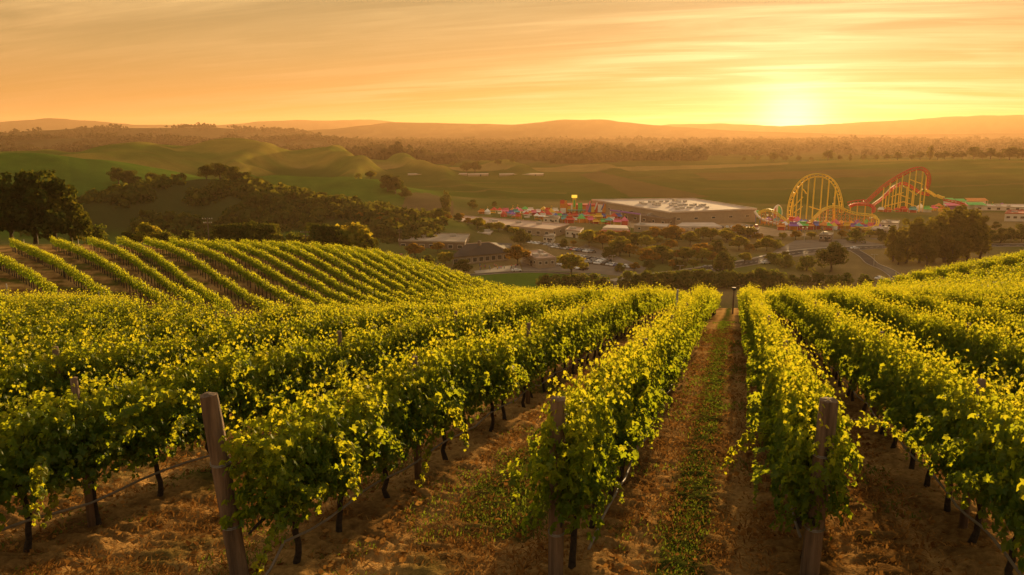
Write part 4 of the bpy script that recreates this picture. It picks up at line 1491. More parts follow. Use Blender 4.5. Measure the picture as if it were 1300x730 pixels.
    # farmhouses on the left hills
    def farmhouse(px, py, d, label, w=9, wm=M['wall_white']):
        p = at(px, py, d=d)
        g = gz(p.x, p.y)
        root = thing('farmhouse', label, 'house', (p.x, p.y, g), HEAD + .3)
        MB().box((0, 0, 1.6), (w, 6, 3.4)).build('wall', wm, root)
        x = w / 2 + .4
        rf = MB().add([(-x, -3.5, 3.2), (x, -3.5, 3.2), (x, 3.5, 3.2), (-x, 3.5, 3.2), (-x, 0, 5.4), (x, 0, 5.4)], [(0, 1, 5, 4), (2, 3, 4, 5), (1, 2, 5), (3, 0, 4), (3, 2, 1, 0)]).build('roof', M['roof_pink'], root)
        MB().box((w * .25, .8, 5.3), (.8, .8, 1.6)).build('chimney', M['wall_brown'], rf)
        for i in (-1, 1):
            f = MB().box((i * w * .28, -3.02, 1.9), (1.4, .1, 1.3)).build('window', M['trim'], root)
            MB().box((i * w * .28, -3.09, 1.9), (1.1, .05, 1.0)).build('pane', M['glass'], f)
        MB().box((0, -3.03, 1.1), (1.1, .1, 2.2)).build('door', M['dark'], root)
    farmhouse(208, 210, 602, 'white farmhouse beside the round golden topped tree', 7)
    farmhouse(226, 219, 565, 'small pinkish cottage between the farm trees and the scrub ridge', 7)
    farmhouse(240, 222, 560, 'pale outbuilding right of the pinkish cottage', 6)
    for i, (px, d) in enumerate([(16, 1500), (30, 1600), (44, 1520), (62, 1620), (290, 1750), (335, 1850)]):
        farmhouse(px, 200, d, '%s tiny far house from the left beyond the grassy hills' % nth(i + 1), 12)


build_buildings()


# ------------------------------------------------------------------ cars
CAR_COL = {'white': (0.75, 0.73, 0.70), 'black': (0.02, 0.02, 0.022), 'silver': (0.42, 0.41, 0.40), 'red': (0.42, 0.04, 0.03), 'blue': (0.06, 0.09, 0.22), 'grey': (0.14, 0.135, 0.13)}
M['tyre'] = mat('tyre', (0.02, 0.02, 0.02), .9, .1, 3)
CARS = {}


def make_car(col):
    root = thing('parked_car', 'car', 'car')
    pm = bpy.data.materials.get('paint_' + col) or mat('paint_' + col, CAR_COL[col], .3, .03, 1, 0, .1, .5)
    prof = [(-2.15, .35), (-2.2, .75), (-2.05, .95), (-1.55, 1.0), (-1.05, 1.42), (.35, 1.46), (1.05, .98), (1.95, .86), (2.2, .62), (2.18, .35)]
    V = [(x, -.86 if z < 1.1 else -.70, z) for x, z in prof] + [(x, .86 if z < 1.1 else .70, z) for x, z in prof]
    n = len(prof)
    F = [tuple(range(n)), tuple(range(2 * n - 1, n - 1, -1))] + [(i, n + i, n + (i + 1) % n, (i + 1) % n) for i in range(n)]
    MB().add(V, F).build('body', pm, root, bevel=.05)
    g = MB()
    for s in (-1, 1):
        q = [(-1.35, s * .845, 1.02), (-1.0, s * .735, 1.38), (.28, s * .735, 1.40), (.85, s * .845, 1.02)]
        g.add(q, [(0, 1, 2, 3) if s > 0 else (3, 2, 1, 0)])
    g.add([(.44, -.66, 1.42), (1.04, -.78, 1.02), (1.04, .78, 1.02), (.44, .66, 1.42)], [(0, 1, 2, 3)])
    g.add([(-1.12, -.66, 1.40), (-1.54, -.78, 1.04), (-1.54, .78, 1.04), (-1.12, .66, 1.40)], [(3, 2, 1, 0)])
    g.build('windows', M['glass'], root)
    for x in (-1.35, 1.35):
        for s in (-1, 1):
            MB().tube([(x, s * .66, .33), (x, s * .90, .33)], .33, 12).build('wheel', M['tyre'], root)
    return root


def place_car(x, y, rz, col, label, group='cars parked in the town car park'):
    if col not in CARS:
        CARS[col] = make_car(col)
        c = CARS[col]
        c.location, c.rotation_euler = (x, y, .06), (0, 0, rz)
        tag(c, label, None, group)
        return c
    return copy_tree(CARS[col], (x, y, .06), rz, None, label, group)


def build_cars():
    r = random.Random(4)
    cols = ['white', 'silver', 'black', 'white', 'grey', 'white', 'blue', 'silver', 'black', 'red', 'white', 'grey']
    lines = [((670, 309), (708, 313), 9, 'the back car line by the round dark tree'), ((700, 314), (752, 321), 14, 'the long car line above the lone lawn tree'),
             ((720, 325), (772, 333), 13, 'the middle car line'), ((742, 333), (806, 341), 13, 'the front car line'), ((712, 337), (742, 343), 6, 'the short car line beside the tan block')]
    k = 0
    for a, b, n, lab in lines:
        A, B = at(*a, z=0), at(*b, z=0)
        ang = math.atan2((B - A).y, (B - A).x)
        for i in range(n):
            p = A.lerp(B, (i + r.uniform(-.12, .12)) / (n - 1))
            col = cols[(k * 5 + r.randrange(3)) % len(cols)]
            k += 1
            place_car(p.x, p.y, ang + math.pi / 2 + r.uniform(-.06, .06) + (math.pi if r.random() < .5 else 0), col, '%s car, %s from left in %s' % (col, nth(i + 1), lab))
    for px, py, rz, col, lab in [(1117, 355, .4, 'white', 'white car alone on the lane below the tall grove'), (984, 331, .5, 'silver', 'silver car driving round the road bend'), (972, 335, .4, 'white', 'white car at the lower road bend'),
                                 (1085, 316.5, .1, 'white', 'white car on the road by the grey car park'), (896, 341, .5, 'grey', 'grey car on the road behind the round tree'), (1130, 297, .2, 'white', 'white car by the low pale shed'),
                                 (446, 288, .1, 'white', 'white car at the top of the left car park'), (470, 288, .1, 'red', 'red car at the top of the left car park'), (510, 326, .9, 'red', 'red car at the left end of the brown hall'),
                                 (514, 332, .9, 'red', 'red car second at the brown hall end'), (656, 345, .2, 'white', 'white car parked below the tan block')]:
        p = at(px, py, z=0)
        place_car(p.x, p.y, HEAD + rz, col, lab, 'cars on the roads and yards')
    # the long line seen against the fairground
    for row, (a, b, n) in enumerate([((600, 297.5), (690, 301.5), 16), ((655, 291), (712, 299), 0), ((880, 291), (960, 288), 14)]):
        for i in range(n):
            p = at(a[0] + (b[0] - a[0]) * i / (n - 1), a[1] + (b[1] - a[1]) * i / (n - 1), z=0)
            col = cols[(i * 7 + row) % len(cols)]
            place_car(p.x, p.y, HEAD + 1.4 + r.uniform(-.1, .1), col, '%s car, %s from left in line %s' % (col, nth(i + 1), ['before the pinkish hall', '', 'before the white canopy'][row]), 'cars lined up at the fairground edge')


build_cars()


# ------------------------------------------------------------------ the fair
COL = {'red': (0.55, 0.045, 0.03), 'yellow': (0.72, 0.42, 0.04), 'orange': (0.65, 0.22, 0.03), 'white': (0.78, 0.74, 0.68), 'green': (0.10, 0.50, 0.10), 'blue': (0.07, 0.13, 0.45),
       'purple': (0.26, 0.10, 0.40), 'pink': (0.72, 0.14, 0.24), 'teal': (0.08, 0.36, 0.34)}
FM = {k: mat('fair_' + k, v, .55, .12, .8) for k, v in COL.items()}
M['coaster_yellow'] = mat('coaster_yellow', (0.80, 0.56, 0.07), .5, .1, 1)
M['coaster_red'] = mat('coaster_red', (0.52, 0.03, 0.02), .5, .1, 1)


def coaster_base(px, py):
    p = at(px, py, z=0)
    return p


def track(pts, gauge, depth, rail, m_track, parent, up_in=True, tie_every=2.2):
    """two rails, a spine below them and the ties between"""
    rails, spine, ties = MB(), MB(), MB()
    a, b, s = [], [], []
    cen = sum(pts, Vector()) / len(pts)
    for i, p in enumerate(pts):
        t = (pts[min(i + 1, len(pts) - 1)] - pts[max(i - 1, 0)]).normalized()
        side = Vector((-sh * 0, 0, 0))
        side = t.cross(Vector((0, 0, 1)))
        if side.length < .2 or True:
            # the train runs in a nearly upright plane: sideways is the plane's normal
            side = Vector((t.y, -t.x, 0))
            view = Vector((-sh, ch, 0))
            side = (view - t * view.dot(t)).normalized()
        nrm = t.cross(side).normalized()
        if nrm.z > 0 and not up_in: nrm = -nrm
        if up_in and nrm.dot(cen - p) < 0: nrm = -nrm
        a.append(p + side * gauge / 2)
        b.append(p - side * gauge / 2)
        s.append(p + nrm * depth)
    rails.tube(a, rail, 5).tube(b, rail, 5)
    rails.build('rail', m_track, parent)
    spine.tube(s, rail * 1.5, 6)
    spine.build('spine', m_track, parent)
    acc = 0
    for i in range(1, len(pts)):
        acc += (pts[i] - pts[i - 1]).length
        if acc >= tie_every:
            acc = 0
            ties.tube([a[i], s[i], b[i]], rail * .75, 4)
    ties.tube(s[::2] + [s[-1]], rail * .4, 4)
    ties.build('tie', m_track, parent)


def px_path(L, z_of=None, n=8):
    """pixel path -> points: each entry px, py, distance from the camera"""
    return spline([at(a, b, d=d) for a, b, d in L], n)


def build_loop_coaster():
    o = at(1035, 286, z=0)
    D = math.hypot(o.x, o.y)
    root = thing('roller_coaster', 'tall yellow roller coaster hoop standing on thin pillars', 'roller coaster', o)
    L = [(1003, 287, D + 6), (1000, 276, D + 6), (1001, 262, D + 5), (1004, 250, D + 4), (1009, 239, D + 3), (1016, 230, D + 2), (1025, 223.5, D), (1035, 220.8, D), (1046, 221.5, D), (1055, 226, D - 1), (1062, 234, D - 2), (1066.5, 245, D - 3), (1069, 257, D - 4), (1069.5, 270, D - 5)]
    pts = [p - o for p in px_path(L)]
    track(pts, 2.2, 1.9, .25, M['coaster_yellow'], root)
    for px in (1008, 1013, 1019.5, 1027, 1035.5, 1045, 1053, 1061):
        for zt in (0,):
            # find the track above
            best = min(pts, key=lambda q: abs(proj(np.array([list(q + o)]))[0][0] - px) + (0 if q.z > 12 else 99))
            q = Vector((best.x, best.y, best.z - 2.0))
            MB().tube([(q.x, q.y, -.3), (q.x, q.y, q.z)], .38, 6).build('support', M['coaster_yellow'], root)
    br = MB()
    for (x0, y0, x1, y1) in [(1008, 262, 1019.5, 250), (1019.5, 240, 1024, 246), (1027, 262, 1045, 268), (1008, 270, 1019, 262)]:
        br.tube([at(x0, y0, d=D + 2) - o, at(x1, y1, d=D + 2) - o], .3, 5)
    br.build('cross_brace', M['coaster_yellow'], root)
    for px, y0, y1 in ((1059.5, 250, 284), (1057.5, 258, 284)):
        MB().tube([at(px, y1, d=D - 6) - o, at(px, y0, d=D - 6) - o], .42, 6).build('support', M['coaster_yellow'], root)


def build_red_coaster():
    o = at(1150, 269, z=0)
    D = math.hypot(o.x, o.y)
    root = thing('roller_coaster', 'red roller coaster climbing to a steep crest on yellow pillars', 'roller coaster', o)
    L = [(1076, 260, D - 6), (1088, 257.5, D - 5), (1098, 256, D - 3), (1110, 245.5, D), (1121, 235.5, D), (1134, 226.5, D), (1148, 218.5, D), (1157, 214.3, D), (1166, 212.2, D), (1173, 213.3, D), (1178, 217.5, D + 1), (1180.5, 225, D + 2), (1180, 233, D + 3), (1177, 240, D + 4)]
    pts = [p - o for p in px_path(L)]
    track(pts, 2.4, 1.9, .32, M['coaster_red'], root)
    L2 = [(1108, 260, D + 7), (1121, 250, D + 7), (1132, 239, D + 7), (1141, 233.5, D + 7), (1148, 231.5, D + 7), (1157, 236, D + 8), (1168, 243, D + 9), (1180, 246, D + 10)]
    p2 = [p - o for p in px_path(L2)]
    track(p2, 2.2, 1.4, .34, M['coaster_red'], root)
    L3 = [(1176, 240, D + 5), (1184, 245, D + 5), (1193, 251, D + 4), (1204, 253.5, D), (1216, 256, D - 4), (1226, 260, D - 8)]
    p3 = [p - o for p in px_path(L3)]
    track(p3[:len(p3) // 2 + 1], 2.0, 1.2, .32, M['coaster_yellow'], root)
    track(p3[len(p3) // 2:], 2.0, 1.2, .34, M['coaster_red'], root)
    for px in (1122.5, 1131, 1139, 1147, 1155.5, 1164, 1172, 1176.8):
        best = min(pts, key=lambda q: abs(proj(np.array([list(q + o)]))[0][0] - px) + (0 if q.z > 4 else 99))
        MB().tube([(best.x, best.y, -.3), (best.x, best.y, best.z - 1.9)], .38, 6).build('support', M['coaster_yellow'], root)
    for px in (1126, 1135, 1143, 1152, 1160):
        best = min(p2, key=lambda q: abs(proj(np.array([list(q + o)]))[0][0] - px))
        MB().tube([(best.x, best.y, -.3), (best.x, best.y, best.z - 1.4)], .34, 5).build('support', M['coaster_yellow'], root)
    br = MB()
    for (x0, y0, x1, y1) in [(1147, 236, 1164, 248), (1155.5, 228, 1172, 234), (1139, 246, 1155, 252), (1131, 250, 1147, 244), (1164, 246, 1172, 240), (1147, 256, 1164, 262), (1122, 262, 1147, 256)]:
        br.tube([at(x0, y0, d=D + 2) - o, at(x1, y1, d=D + 2) - o], .3, 5)
    br.build('cross_brace', M['coaster_yellow'], root)


def build_low_coaster():
    o = at(1055, 290, z=0)
    D = math.hypot(o.x, o.y)
    root = thing('roller_coaster', 'low orange and yellow coaster hump with a dense trestle before the hoop', 'roller coaster', o)
    L = [(962, 270, D + 4), (972, 266, D + 3), (982, 267, D + 2), (992, 274, D), (1002, 281, D - 1), (1014, 285.5, D - 2), (1026, 283, D - 2), (1034, 275, D - 2), (1043, 266.5, D - 1), (1052, 262.3, D), (1060, 261.2, D), (1068, 262.8, D), (1078, 267.5, D + 2), (1090, 270.5, D + 3), (1101, 271.5, D + 3), (1110, 273.5, D + 2), (1113.5, 279, D), (1112, 286, D - 3), (1100, 289, D - 6), (1080, 289.5, D - 7)]
    pts = [p - o for p in px_path(L)]
    track(pts, 1.8, 1.1, .28, M['coaster_yellow'], root, up_in=False)
    lat = MB()
    cols = []
    acc = 0
    for i in range(1, len(pts)):
        acc += (pts[i] - pts[i - 1]).length
        if acc > 2.4 and pts[i].z > 1.5:
            acc = 0
            cols.append(pts[i])
    for q in cols[:96]:
        MB().tube([(q.x, q.y, -.2), (q.x, q.y, q.z - .9)], .2, 5).build('support', M['coaster_yellow'] if len(lat.v) % 3 else FM['orange'], root)
    for p, q in zip(cols[:-1], cols[1:]):
        if (p - q).length < 4.5:
            h = min(p.z, q.z) - 1
            for k in range(int(h / 2.2) + 1):
                z0, z1 = k * 2.2, min(h, (k + 1) * 2.2)
                lat.tube([(p.x, p.y, z0), (q.x, q.y, z1)], .11, 4)
                lat.tube([(p.x, p.y, z1), (q.x, q.y, z1)], .13, 4)
    lat.build('trestle', FM['orange'], root)
    L = [(1078, 262, D + 12), (1084, 259, D + 12), (1095, 258.2, D + 12), (1105, 259.5, D + 11), (1110, 264, D + 10), (1109, 270, D + 8)]
    track([p - o for p in px_path(L)], 1.8, 1.0, .32, M['coaster_red'], root)
    for px, py in ((1080, 261), (1089, 259), (1099, 259), (1108, 262)):
        q = at(px, py, d=D + 12) - o
        MB().tube([(q.x, q.y, -.2), (q.x, q.y, q.z)], .3, 5).build('support', FM['yellow'], root)


def build_wheel():
    o = at(987, 282, z=0)
    D = math.hypot(o.x, o.y)
    c = at(987, 271, d=D) - o
    root = thing('striped_wheel_ride', 'upright oval wheel with red, white and green stripes by the low coaster', 'ride', o, 0)
    ax = Vector((ch, sh, 0)) * .86 + Vector((-sh, ch, 0)) * .5
    R1 = 5.4
    def ring(r): return [c + ax * math.cos(a) * r * .75 + Vector((0, 0, math.sin(a) * r)) for a in np.linspace(0, 2 * math.pi, 33)]
    MB().tube(ring(R1), .5, 6).build('rim', FM['white'], root)
    nrm = ax.cross(Vector((0, 0, 1))).normalized()
    for i, (y0, y1, m) in enumerate([(-1, -.45, 'red'), (-.45, 0, 'white'), (0, .5, 'green'), (.5, 1, 'teal')]):
        V = []
        for s in (-.25, .25):
            for f in np.linspace(y0, y1, 7):
                for sg in (-1, 1):
                    V.append(c + ax * f * R1 * .72 + Vector((0, 0, sg * R1 * .93 * math.sqrt(max(0, 1 - f * f)))) + nrm * (s + .02 * i))
        F = []
        for b in (0, 14):
            F += [(b + 2 * k, b + 2 * k + 1, b + 2 * k + 3, b + 2 * k + 2) for k in range(6)]
        MB().add(V, F).build('panel', FM[m], root)
    MB().tube([c, Vector((c.x, c.y, -.3)) + ax * 2], .5, 6).tube([c, Vector((c.x, c.y, -.3)) - ax * 2], .5, 6).build('stand', FM['purple'], root)
    # white slide beside it
    o2 = at(970, 284, z=0)
    D2 = math.hypot(o2.x, o2.y)
    root = thing('water_slide', 'pale curved slide on blue legs left of the striped wheel', 'slide', o2)
    pts = [p - o2 for p in px_path([(958, 268, D2 + 3), (962, 274, D2 + 2), (969, 279, D2), (978, 282, D2 - 2), (990, 285, D2 - 4), (1004, 287, D2 - 5)])]
    MB().tube(pts, .75, 8).build('chute', FM['white'], root)
    for k in (4, 12, 20, 30):
        MB().tube([(pts[k].x, pts[k].y, -.2), (pts[k].x, pts[k].y, pts[k].z - .5)], .25, 6).build('leg', FM['blue'], root)


def make_stall(kind, c1, c2):
    root = thing('fair_stall', 's', 'stall')
    if kind == 0:      # tent with a pointed roof
        w = 2.0
        MB().add([(-w, -w, 2.4), (w, -w, 2.4), (w, w, 2.4), (-w, w, 2.4), (0, 0, 4.2)], [(0, 1, 4), (1, 2, 4), (2, 3, 4), (3, 0, 4), (3, 2, 1, 0)]).build('roof', FM[c1], root)
        MB().box((0, 0, 2.25), (4.02, 4.02, .3)).build('valance', FM[c2], root)
        MB().box((0, -1.6, .55), (3.4, .5, 1.1)).build('counter', FM[c2], root)
    elif kind == 1:    # booth with a sloping awning and a sign board
        MB().box((0, .6, 1.3), (4.6, 2.4, 2.7)).build('booth', FM[c2], root)
        MB().add([(-2.4, -2.2, 2.2), (2.4, -2.2, 2.2), (2.4, -.62, 2.9), (-2.4, -.62, 2.9), (-2.4, -2.2, 2.05), (2.4, -2.2, 2.05), (2.4, -.62, 2.75), (-2.4, -.62, 2.75)],
                 [(0, 1, 2, 3), (7, 6, 5, 4), (0, 4, 5, 1), (1, 5, 6, 2), (3, 7, 4, 0)]).build('awning', FM[c1], root)
        MB().box((0, .2, 3.4), (3.6, .2, 1.3)).build('sign_board', FM[c1], root)
    else:              # round tent
        n = 12
        a = [2 * math.pi * i / n for i in range(n)]
        MB().add([(2.6 * math.cos(t), 2.6 * math.sin(t), 2.6) for t in a] + [(0, 0, 5.0)], [(i, (i + 1) % n, n) for i in range(n)]).build('roof', FM[c1], root)
        MB().prism([(2.4 * math.cos(t), 2.4 * math.sin(t)) for t in a], 0, 2.6).build('wall', FM[c2], root)
        MB().tube([(0, 0, 4.9), (0, 0, 6.4)], .08, 4).add([(0, 0, 6.4), (.9, 0, 6.1), (0, 0, 5.8)], [(0, 1, 2)]).build('pennant', FM['yellow'], root)
    for x in (-1.9, 1.9):
        MB().tube([(x, -1.9, 0), (x, -1.9, 2.4)], .07, 5).build('pole', FM['white'], root)
    return root


SHAPE = {0: 'pointed tent', 1: 'booth', 2: 'round tent'}


def build_stalls():
    r = random.Random(12)
    made = {}
    names = list(COL)
    rows = [((612, 272), (705, 271), 13, 'the back line left of the bright facade'), ((690, 277), (800, 280), 17, 'the line below the bright facade'), ((716, 283), (792, 285), 12, 'the line behind the red roofed pavilion'),
            ((640, 276), (690, 278.5), 6, 'the short line behind the pinkish hall'), ((990, 291), (1112, 292), 17, 'the line along the low coaster foot'), ((968, 284), (1050, 287.5), 10, 'the line under the low coaster'), ((1118, 270), (1195, 269), 9, 'the line under the red coaster'),
            ((1190, 265), (1270, 266), 9, 'the line right of the red coaster'), ((896, 279), (960, 277), 6, 'the line right of the white canopy'), ((650, 273.5), (712, 274), 12, 'the far line left of the bright facade'), ((1010, 288.5), (1100, 290), 14, 'the front line of the low coaster')]
    for a, b, n, lab in rows:
        for i in range(n):
            f = i / (n - 1)
            p = at(a[0] + (b[0] - a[0]) * f + r.uniform(-2, 2), a[1] + (b[1] - a[1]) * f + r.uniform(-1.2, 1.2), z=0)
            key = (r.choice([0, 0, 1, 1, 2]), r.choice(names), r.choice(['white', 'yellow', 'red', 'orange']))
            rz = HEAD + r.uniform(-.5, .5)
            s = r.uniform(.85, 1.25)
            text = '%s %s, %s from left in %s' % (key[1], SHAPE[key[0]], nth(i + 1), lab.replace('the line', 'line').replace('the back line', 'back line').replace('the short line', 'short line').replace('of the', 'of'))
            if key not in made:
                made[key] = make_stall(*key)
                made[key].location, made[key].rotation_euler, made[key].scale = (p.x, p.y, .04), (0, 0, rz), (s, s, s)
                tag(made[key], text, None, 'fair stalls')
            else:
                copy_tree(made[key], (p.x, p.y, .04), rz, s, text, 'fair stalls')


def build_facade():
    """the brightly painted funfair front with a tower"""
    o = at(742, 271.5, z=0)
    D = math.hypot(o.x, o.y)
    k = D / 1000
    root = thing('funfair_facade', 'colourful funfair front with red panels and a yellow topped tower', 'building', o, HEAD - .06)
    MB().box((0, 6, 3.2), (60 * k, 10, 6.8)).build('wall', FM['red'], root)
    r = random.Random(2)
    x = -31 * k
    names = ['red', 'orange', 'yellow', 'white', 'red', 'green', 'orange', 'pink', 'blue', 'yellow', 'red', 'white', 'orange', 'purple', 'red', 'yellow']
    i = 0
    while x < 29 * k:
        w = r.uniform(1.6, 3.4)
        h = r.uniform(3.2, 6.8) + (2.2 if x < -24 * k else 0)
        MB().box((x + w / 2, .6 - r.random() * .3, h / 2 + 1.2), (w - .1, .4, h)).build('panel', FM[names[i % len(names)]], root)
        i += 1
        x += w
    MB().box((-26 * k, -.2, 5.8), (10 * k, 1.0, 3.0)).build('sign_board', FM['orange'], root)
    MB().box((-27 * k, -.25, 2.4), (7 * k, 1.0, 3.4)).build('shutter', FM['white'], root)
    t = MB().box((-13 * k, 1, 6.0), (2.6, 2.6, 12)).build('tower', FM['yellow'], root)
    MB().box((-13 * k, 1, 12.6), (4.0, 2.9, 1.9)).build('tower_sign', mat('lit_sign', (0.85, 0.5, 0.05), .5, .1, 1, 0, 0, .3, .5), t)
    MB().box((-13 * k, -.5, 7.5), (1.4, .3, 5)).build('tower_panel', FM['green'], t)
    MB().box((-10 * k, -1.5, 2.9), (22 * k, 2.2, .5)).build('awning', FM['teal'], root)
    for x in (-19, -13, -7, -1):
        MB().tube([(x * k, -2.3, 0), (x * k, -2.3, 2.7)], .12, 5).build('post', FM['white'], root)
    for j, c in enumerate(('pink', 'white', 'blue')):
        MB().tube([(4 * k + j * 5, .4, 3), (7 * k + j * 5, .2, 9.4 - j)], .45, 6).build('mast', FM[c], root)
    # the violet beam
    a, b = at(775, 267, z=6.5), at(813, 272, z=6.5)
    m = (a + b) / 2
    root = thing('violet_gantry', 'violet beam on a pale post reaching from the funfair front', 'gantry', (m.x, m.y, 0))
    MB().tube([a - Vector((m.x, m.y, 0)), b - Vector((m.x, m.y, 0))], .55, 6).build('beam', FM['purple'], root)
    for q in (a, b):
        MB().tube([(q.x - m.x, q.y - m.y, -.1), (q.x - m.x, q.y - m.y, 6.4)], .4, 6).build('post', FM['white'], root)
    # inflatable arch and blue dome on the canopy's far side
    o = at(898, 283, z=0)
    root = thing('yellow_arch', 'yellow arch beside the blue dome behind the white canopy', 'arch', o, HEAD)
    MB().tube([(3.2 * math.cos(t), 0, 7.5 * math.sin(t)) for t in np.linspace(0, math.pi, 15)], .6, 7).build('arch_tube', FM['yellow'], root)
    MB().tube([(1.9 * math.cos(t), 0, 5.4 * math.sin(t)) for t in np.linspace(0, math.pi, 13)], .3, 7).build('inner_tube', FM['orange'], root)
    o = at(886, 282, z=0)
    root = thing('blue_dome', 'blue dome tent beside the yellow arch', 'tent', o)
    V, F = [], []
    for i in range(7):
        f = i / 6 * math.pi / 2
        for j in range(14):
            t = 2 * math.pi * j / 14
            V.append((4 * math.cos(f) * math.cos(t), 4 * math.cos(f) * math.sin(t), 2 + 4.6 * math.sin(f)))
    F = [(i * 14 + j, i * 14 + (j + 1) % 14, (i + 1) * 14 + (j + 1) % 14, (i + 1) * 14 + j) for i in range(6) for j in range(14)]
    MB().add(V, F).build('dome', FM['blue'], root, smooth=True)
    MB().prism([(4 * math.cos(2 * math.pi * j / 14), 4 * math.sin(2 * math.pi * j / 14)) for j in range(14)], 0, 2).build('wall', FM['white'], root)
    # the green and pink roofs right of the red coaster
    for px0, px1, py, h, c, lab in [(1199, 1211, 262, 6.5, 'green', 'left bright green awning right of the red coaster'), (1213, 1225, 263, 6.5, 'green', 'middle bright green awning right of the red coaster'),
                                    (1227, 1249, 267, 6, 'green', 'long green awning lowest right of the red coaster'), (1226, 1252, 263, 7, 'orange', 'long orange awning above the long green one'),
                                    (1200, 1226, 267, 5.5, 'pink', 'sloping pink awning below the green ones')]:
        a, b = at(px0, py, z=0), at(px1, py, z=0)
        m = (a + b) / 2
        L = (b - a).length
        root = thing('awning_stand', lab, 'stand', m, math.atan2((b - a).y, (b - a).x), 'awnings right of the red coaster')
        MB().add([(-L / 2, -2, h - 1.6), (L / 2, -2, h - 1.6), (L / 2, 3, h), (-L / 2, 3, h), (-L / 2, -2, h - 1.8), (L / 2, -2, h - 1.8), (L / 2, 3, h - .2), (-L / 2, 3, h - .2)],
                 [(0, 1, 2, 3), (7, 6, 5, 4), (0, 4, 5, 1), (1, 5, 6, 2), (2, 6, 7, 3), (3, 7, 4, 0)]).build('awning', FM[c], root)
        MB().box((0, 1.5, (h - 1.9) / 2), (L * .94, 2, h - 1.9)).build('booth', FM['purple' if c == 'pink' else 'white'], root)
        for s in (-1, 1):
            MB().tube([(s * L * .48, -1.8, 0), (s * L * .48, -1.8, h - 1.7)], .12, 5).build('pole', FM['white'], root)


build_loop_coaster()
build_red_coaster()
build_low_coaster()
build_wheel()
build_stalls()
build_facade()


# ------------------------------------------------------------------ people at the fair and on the patio: a few pixels each
def person_mesh(name, shirt, legs, seed):
    r = random.Random(seed)
    sk = mat('skin', (0.42, 0.24, 0.16), .6, .05, 3) if 'skin' not in bpy.data.materials else bpy.data.materials['skin']
    me = bpy.data.meshes.new(name)
    st = r.uniform(.05, .22)
    J = {'pel': (0, 0, .95, .15), 'wst': (0, 0, 1.12, .135), 'chest': (0, 0, 1.35, .165), 'neck': (0, 0, 1.50, .06), 'head': (0, -.01, 1.62, .095), 'top': (0, 0, 1.72, .075)}
    E = [('pel', 'wst'), ('wst', 'chest'), ('chest', 'neck'), ('neck', 'head'), ('head', 'top')]
    for s, n in ((-1, 'l'), (1, 'r')):
        J['hip' + n] = (s * .10, 0, .88, .10)
        J['kne' + n] = (s * .11, s * st * .5 - .03, .49, .065)
        J['ank' + n] = (s * .11, s * st, .08, .045)
        J['toe' + n] = (s * .12, s * st - .16, .04, .038)
        J['sho' + n] = (s * .19, 0, 1.40, .065)
        J['elb' + n] = (s * .25, -s * st * .4, 1.14, .046)
        J['wri' + n] = (s * .25, -s * st * .9 - .08, .92, .034)
        J['han' + n] = (s * .25, -s * st * .9 - .11, .83, .038)
        E += [('pel', 'hip' + n), ('hip' + n, 'kne' + n), ('kne' + n, 'ank' + n), ('ank' + n, 'toe' + n), ('chest', 'sho' + n), ('sho' + n, 'elb' + n), ('elb' + n, 'wri' + n), ('wri' + n, 'han' + n)]
    keys = list(J)
    me.from_pydata([J[k][:3] for k in keys], [(keys.index(a), keys.index(b)) for a, b in E], [])
    o = bpy.data.objects.new('tmp', me)
    C.objects.link(o)
    md = o.modifiers.new('s', 'SKIN')
    for i, k in enumerate(keys):
        me.skin_vertices[0].data[i].radius = (J[k][3],) * 2
    me.skin_vertices[0].data[0].use_root = True
    sb = o.modifiers.new('sub', 'SUBSURF')
    sb.levels = sb.render_levels = 1
    dg = bpy.context.evaluated_depsgraph_get()
    out = bpy.data.meshes.new_from_object(o.evaluated_get(dg))
    out.name = name
    bpy.data.objects.remove(o)
    out.materials.clear()
    for m in (sk, FM[shirt], legs):
        out.materials.append(m)
    for p in out.polygons:
        z, x = p.center.z, abs(p.center.x)
        p.material_index = 2 if (z < .95 and x < .21 and z > .06) else (1 if z < 1.46 and not (x > .2 and z < 1.1) else 0)
        p.use_smooth = True
    return out


def build_people():
    r = random.Random(31)
    legs = [mat('denim', (0.05, 0.06, 0.11), .9, .1, 3), mat('dark_cloth', (0.025, 0.024, 0.024), .9, .1, 3)]
    kinds = [person_mesh('person', c, legs[i % 2], i) for i, c in enumerate(('white', 'red', 'blue', 'yellow', 'pink', 'teal'))]
    for a, b, n, lab, grp in [((650, 281), (720, 284), 26, 'tiny person standing on the open ground behind the pinkish hall', 'people behind the pinkish hall'), ((700, 274), (800, 277), 34, 'tiny person in the crowd below the funfair front', 'crowd below the funfair front'),
                              ((606, 344), (656, 340), 16, 'person standing on the patio before the slate roofed house', 'people on the patio'), ((990, 293.5), (1100, 294.5), 16, 'tiny person walking along the low coaster stalls', 'people by the low coaster')]:
        for i in range(n):
            p = at(r.uniform(a[0], b[0]), r.uniform(min(a[1], b[1]), max(a[1], b[1])) + r.uniform(-1.2, 1.2), z=0)
            tag(link('person', r.choice(kinds), None, (p.x, p.y, .06), r.uniform(0, 6.28)), lab, 'person', grp)


build_people()


